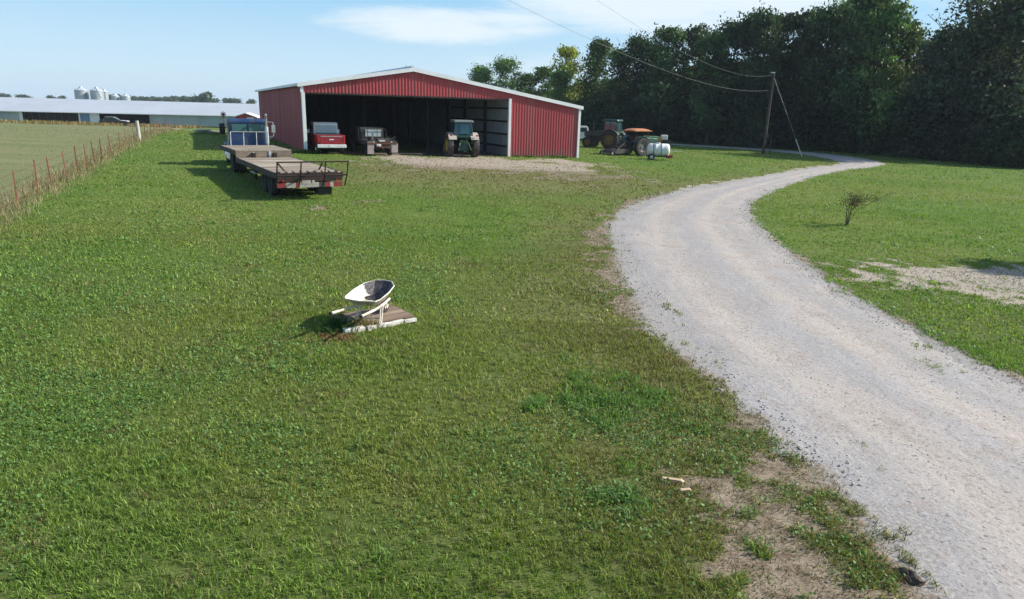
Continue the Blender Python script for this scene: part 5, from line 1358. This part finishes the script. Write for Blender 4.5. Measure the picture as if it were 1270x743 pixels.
# little auger between the bins
A = px_world(125, 121, 156); B = px_world(119, 109.5, 158)
o = MB().cyl(A, B, .14, n=8).build('grain_auger', M['galv'], None); tag(o, 'slanting auger tube rising to the right big grain bin', 'auger')
# red shed behind the truck cab
sx_, sy_, _ = px_world(305, 153, 84)
sh = thing('shed', 'small bright red shed with white roof edge behind the blue truck', 'shed', sx_, sy_, R(8))
zt = px_world(305, 140, 84)[2] - Tz(sx_, sy_)
MB().prism([(-1.15, 0), (1.15, 0), (1.15, zt - .42), (0, zt - .06), (-1.15, zt - .42)], 0, 2.6).build('wall', M['shed_red'], sh)
mb = MB()
for s_ in (-1, 1): mb.add([(0, -.1, zt), (s_ * 1.35, -.1, zt - .46), (s_ * 1.35, 2.8, zt - .46), (0, 2.8, zt), (0, -.1, zt - .09), (s_ * 1.35, -.1, zt - .55), (s_ * 1.35, 2.8, zt - .55), (0, 2.8, zt - .09)], [(0, 1, 2, 3), (4, 7, 6, 5), (0, 4, 5, 1), (2, 6, 7, 3), (1, 5, 6, 2)])
mb.build('roof', M['white_trim'], sh)
MB().box(.55, -.03, zt - .62, .8, .04, .2).build('sign_board', M['white_trim'], sh)
# black barrel and low heap
bx_, by_, _ = px_world(276, 163.5, 74)
gz = Tz(bx_, by_); hh = px_world(276, 153, 74)[2] - gz
bar = thing('barrel', 'upright black barrel on the far lawn left of the blue truck', 'barrel', bx_, by_)
MB().lathe([(.001, 0), (.27, 0), (.29, .05), (.29, hh * .33), (.305, hh * .35), (.29, hh * .37), (.29, hh * .64), (.305, hh * .66), (.29, hh * .68), (.29, hh - .05), (.26, hh), (.001, hh)], (0, 0, 0), 'z', 20).build('drum', M['black_plastic'], bar, smooth=True)
MB().cyl((.12, 0, hh), (.12, 0, hh + .04), .05, n=10).build('bung', M['dark_steel'], bar)
hx, hy, _ = px_world(257, 164, 72)
o = lump('earth_mound', hx, hy, 1.15, 'low grassy earth mound beside the black barrel', 'mound', None, .3)
mm = mat('mound_turf', (.07, .11, .02), .95, 0, (.12, .11, .05), 3, .8, .6, 20); o.data.materials.clear(); o.data.materials.append(mm)
mb = MB(); mb.cyl((-.9, 0, 0), (.9, .1, .05), .09, .07, n=8); o = mb.build('log', M['corner_post'], None); o.location = (hx - .1, hy - .9, Tz(hx, hy) + .42); tag(o, 'pale log lying against the grassy mound by the barrel', 'log')
# dark red windmill ornament on the poultry house wall
wx, wy, wz = px_world(277, 142, 96)
o = thing('yard_ornament', 'dark red pinwheel ornament on a pole before the poultry house curtain', 'ornament', wx, wy, 0)
hp = wz - Tz(wx, wy)
MB().cyl((0, 0, 0), (0, 0, hp), .03, n=8).build('pole', M['rust'], o)
mb = MB()
for k in range(8):
    a_ = 2 * PI * k / 8; mb.box(.22 * math.cos(a_), -.05, hp + .22 * math.sin(a_), .4, .02, .12, ry=-a_)
mb.build('vane', M['rust'], o)

# ------------------------------------------------------------------ sun and sky
SA, SE = R(11), R(33)
sdir = Vector((math.cos(SA) * math.cos(SE), math.sin(SA) * math.cos(SE), math.sin(SE)))
sl = bpy.data.lights.new('sun', 'SUN'); sl.energy = 4.2; sl.angle = R(.53); sl.color = (1, .955, .88)
so = bpy.data.objects.new('sun', sl); COL.objects.link(so); so.rotation_euler = (-sdir).to_track_quat('-Z', 'Y').to_euler(); so.location = (30, 10, 40)
w = bpy.data.worlds.new('World'); scene.world = w; w.use_nodes = True
nt = w.node_tree; nt.nodes.clear(); N = NT(nt)
sky = N.n('TexSky', sky_type='NISHITA', sun_disc=False); sky.sun_elevation = SE; sky.sun_rotation = R(90) - SA; sky.air_density = 1.0; sky.dust_density = 1.0; sky.ozone_density = 1.5; sky.altitude = 100
tc = N.n('TexCoord'); sep = N.n('SeparateXYZ'); N.l(tc.outputs['Generated'], sep.inputs[0])
az = N.math('ARCTAN2', sep.outputs[0], sep.outputs[1]); el = N.math('ARCSINE', sep.outputs[2])
cv = N.n('CombineXYZ'); N.l(N.math('MULTIPLY', az, 2.2), cv.inputs[0]); N.l(N.math('MULTIPLY', el, 13.0), cv.inputs[1])
n1 = N.noise(cv.outputs[0], 1.6, 7, .62, .5); n2 = N.noise(cv.outputs[0], 6.0, 5, .6, .8)
def blob(a0, e0, wa, we):
    u_ = N.math('DIVIDE', N.math('SUBTRACT', az, a0), wa); v_ = N.math('DIVIDE', N.math('SUBTRACT', el, e0), we)
    return N.math('SUBTRACT', 1.0, N.math('ADD', N.math('MULTIPLY', u_, u_), N.math('MULTIPLY', v_, v_)), clamp=True)
dens = N.math('MULTIPLY', blob(R(-6.8), R(6.2), R(10.5), R(1.75)), .42)
for b_ in ((12, 9.0, 17, 4.6, .46), (3, 3.4, 14, 1.6, .16), (-32, 8, 9, 1.3, .22), (48, 8, 24, 4, .28), (-60, 12, 25, 6, .2)):
    dens = N.math('ADD', dens, N.math('MULTIPLY', blob(R(b_[0]), R(b_[1]), R(b_[2]), R(b_[3])), b_[4]))
cl = N.math('ADD', N.math('ADD', dens, N.math('MULTIPLY', n1, .62)), N.math('MULTIPLY', n2, .22))
cf = N.math('MULTIPLY', N.ramp(cl, .48, .82), .9)
grad = N.mix(N.ramp(el, R(1), R(13)), (3.0, 4.15, 5.05), (1.05, 2.95, 4.75))
colr = N.mix(N.math('MULTIPLY', N.ramp(el, R(38), R(10)), .85), sky.outputs[0], grad)
colr = N.mix(cf, colr, (4.5, 5.0, 5.3))
bg = N.n('Background'); bg.inputs['Strength'].default_value = .115; N.l(colr, bg.inputs[0])
ow = N.n('OutputWorld'); N.l(bg.outputs[0], ow.inputs[0])

hm = bpy.data.materials.new('thin_air'); hm.use_nodes = True
hn = hm.node_tree; hn.nodes.clear(); ho_ = hn.nodes.new('ShaderNodeOutputMaterial'); pv = hn.nodes.new('ShaderNodeVolumePrincipled')
pv.inputs['Color'].default_value = (.78, .88, 1, 1); pv.inputs['Density'].default_value = .0002; pv.inputs['Anisotropy'].default_value = .0
hn.links.new(pv.outputs[0], ho_.inputs['Volume'])
hz = MB().box(0, 1400, 17.5, 5400, 3800, 46).build('haze', hm, None); tag(hz, 'thin pale summer haze over the far fields', 'haze', kind='stuff')

# ------------------------------------------------------------------ camera
cam = bpy.data.cameras.new('camera'); co = bpy.data.objects.new('camera', cam); COL.objects.link(co)
cam.sensor_width = 36; cam.lens = 36 * 846 / 1270; cam.clip_end = 6000; cam.clip_start = .05
Rr = .027
fwv = Vector((0, math.cos(PITCH), -math.sin(PITCH))); u0 = Vector((0, math.sin(PITCH), math.cos(PITCH))); Xv = Vector((1, 0, 0))
rc = math.cos(Rr) * Xv + math.sin(Rr) * u0; uc = -math.sin(Rr) * Xv + math.cos(Rr) * u0
mw = Matrix((rc, uc, -fwv)).transposed().to_4x4(); mw.translation = (0, 0, CAMH); co.matrix_world = mw
scene.camera = co
vs_ = scene.view_settings; vs_.view_transform = 'Standard'; vs_.look = 'None'; vs_.gamma = 1; vs_.use_curve_mapping = False; vs_.exposure = .75
scene.render.engine = 'CYCLES'; scene.cycles.max_bounces = 6; scene.cycles.diffuse_bounces = 3; scene.cycles.transparent_max_bounces = 4
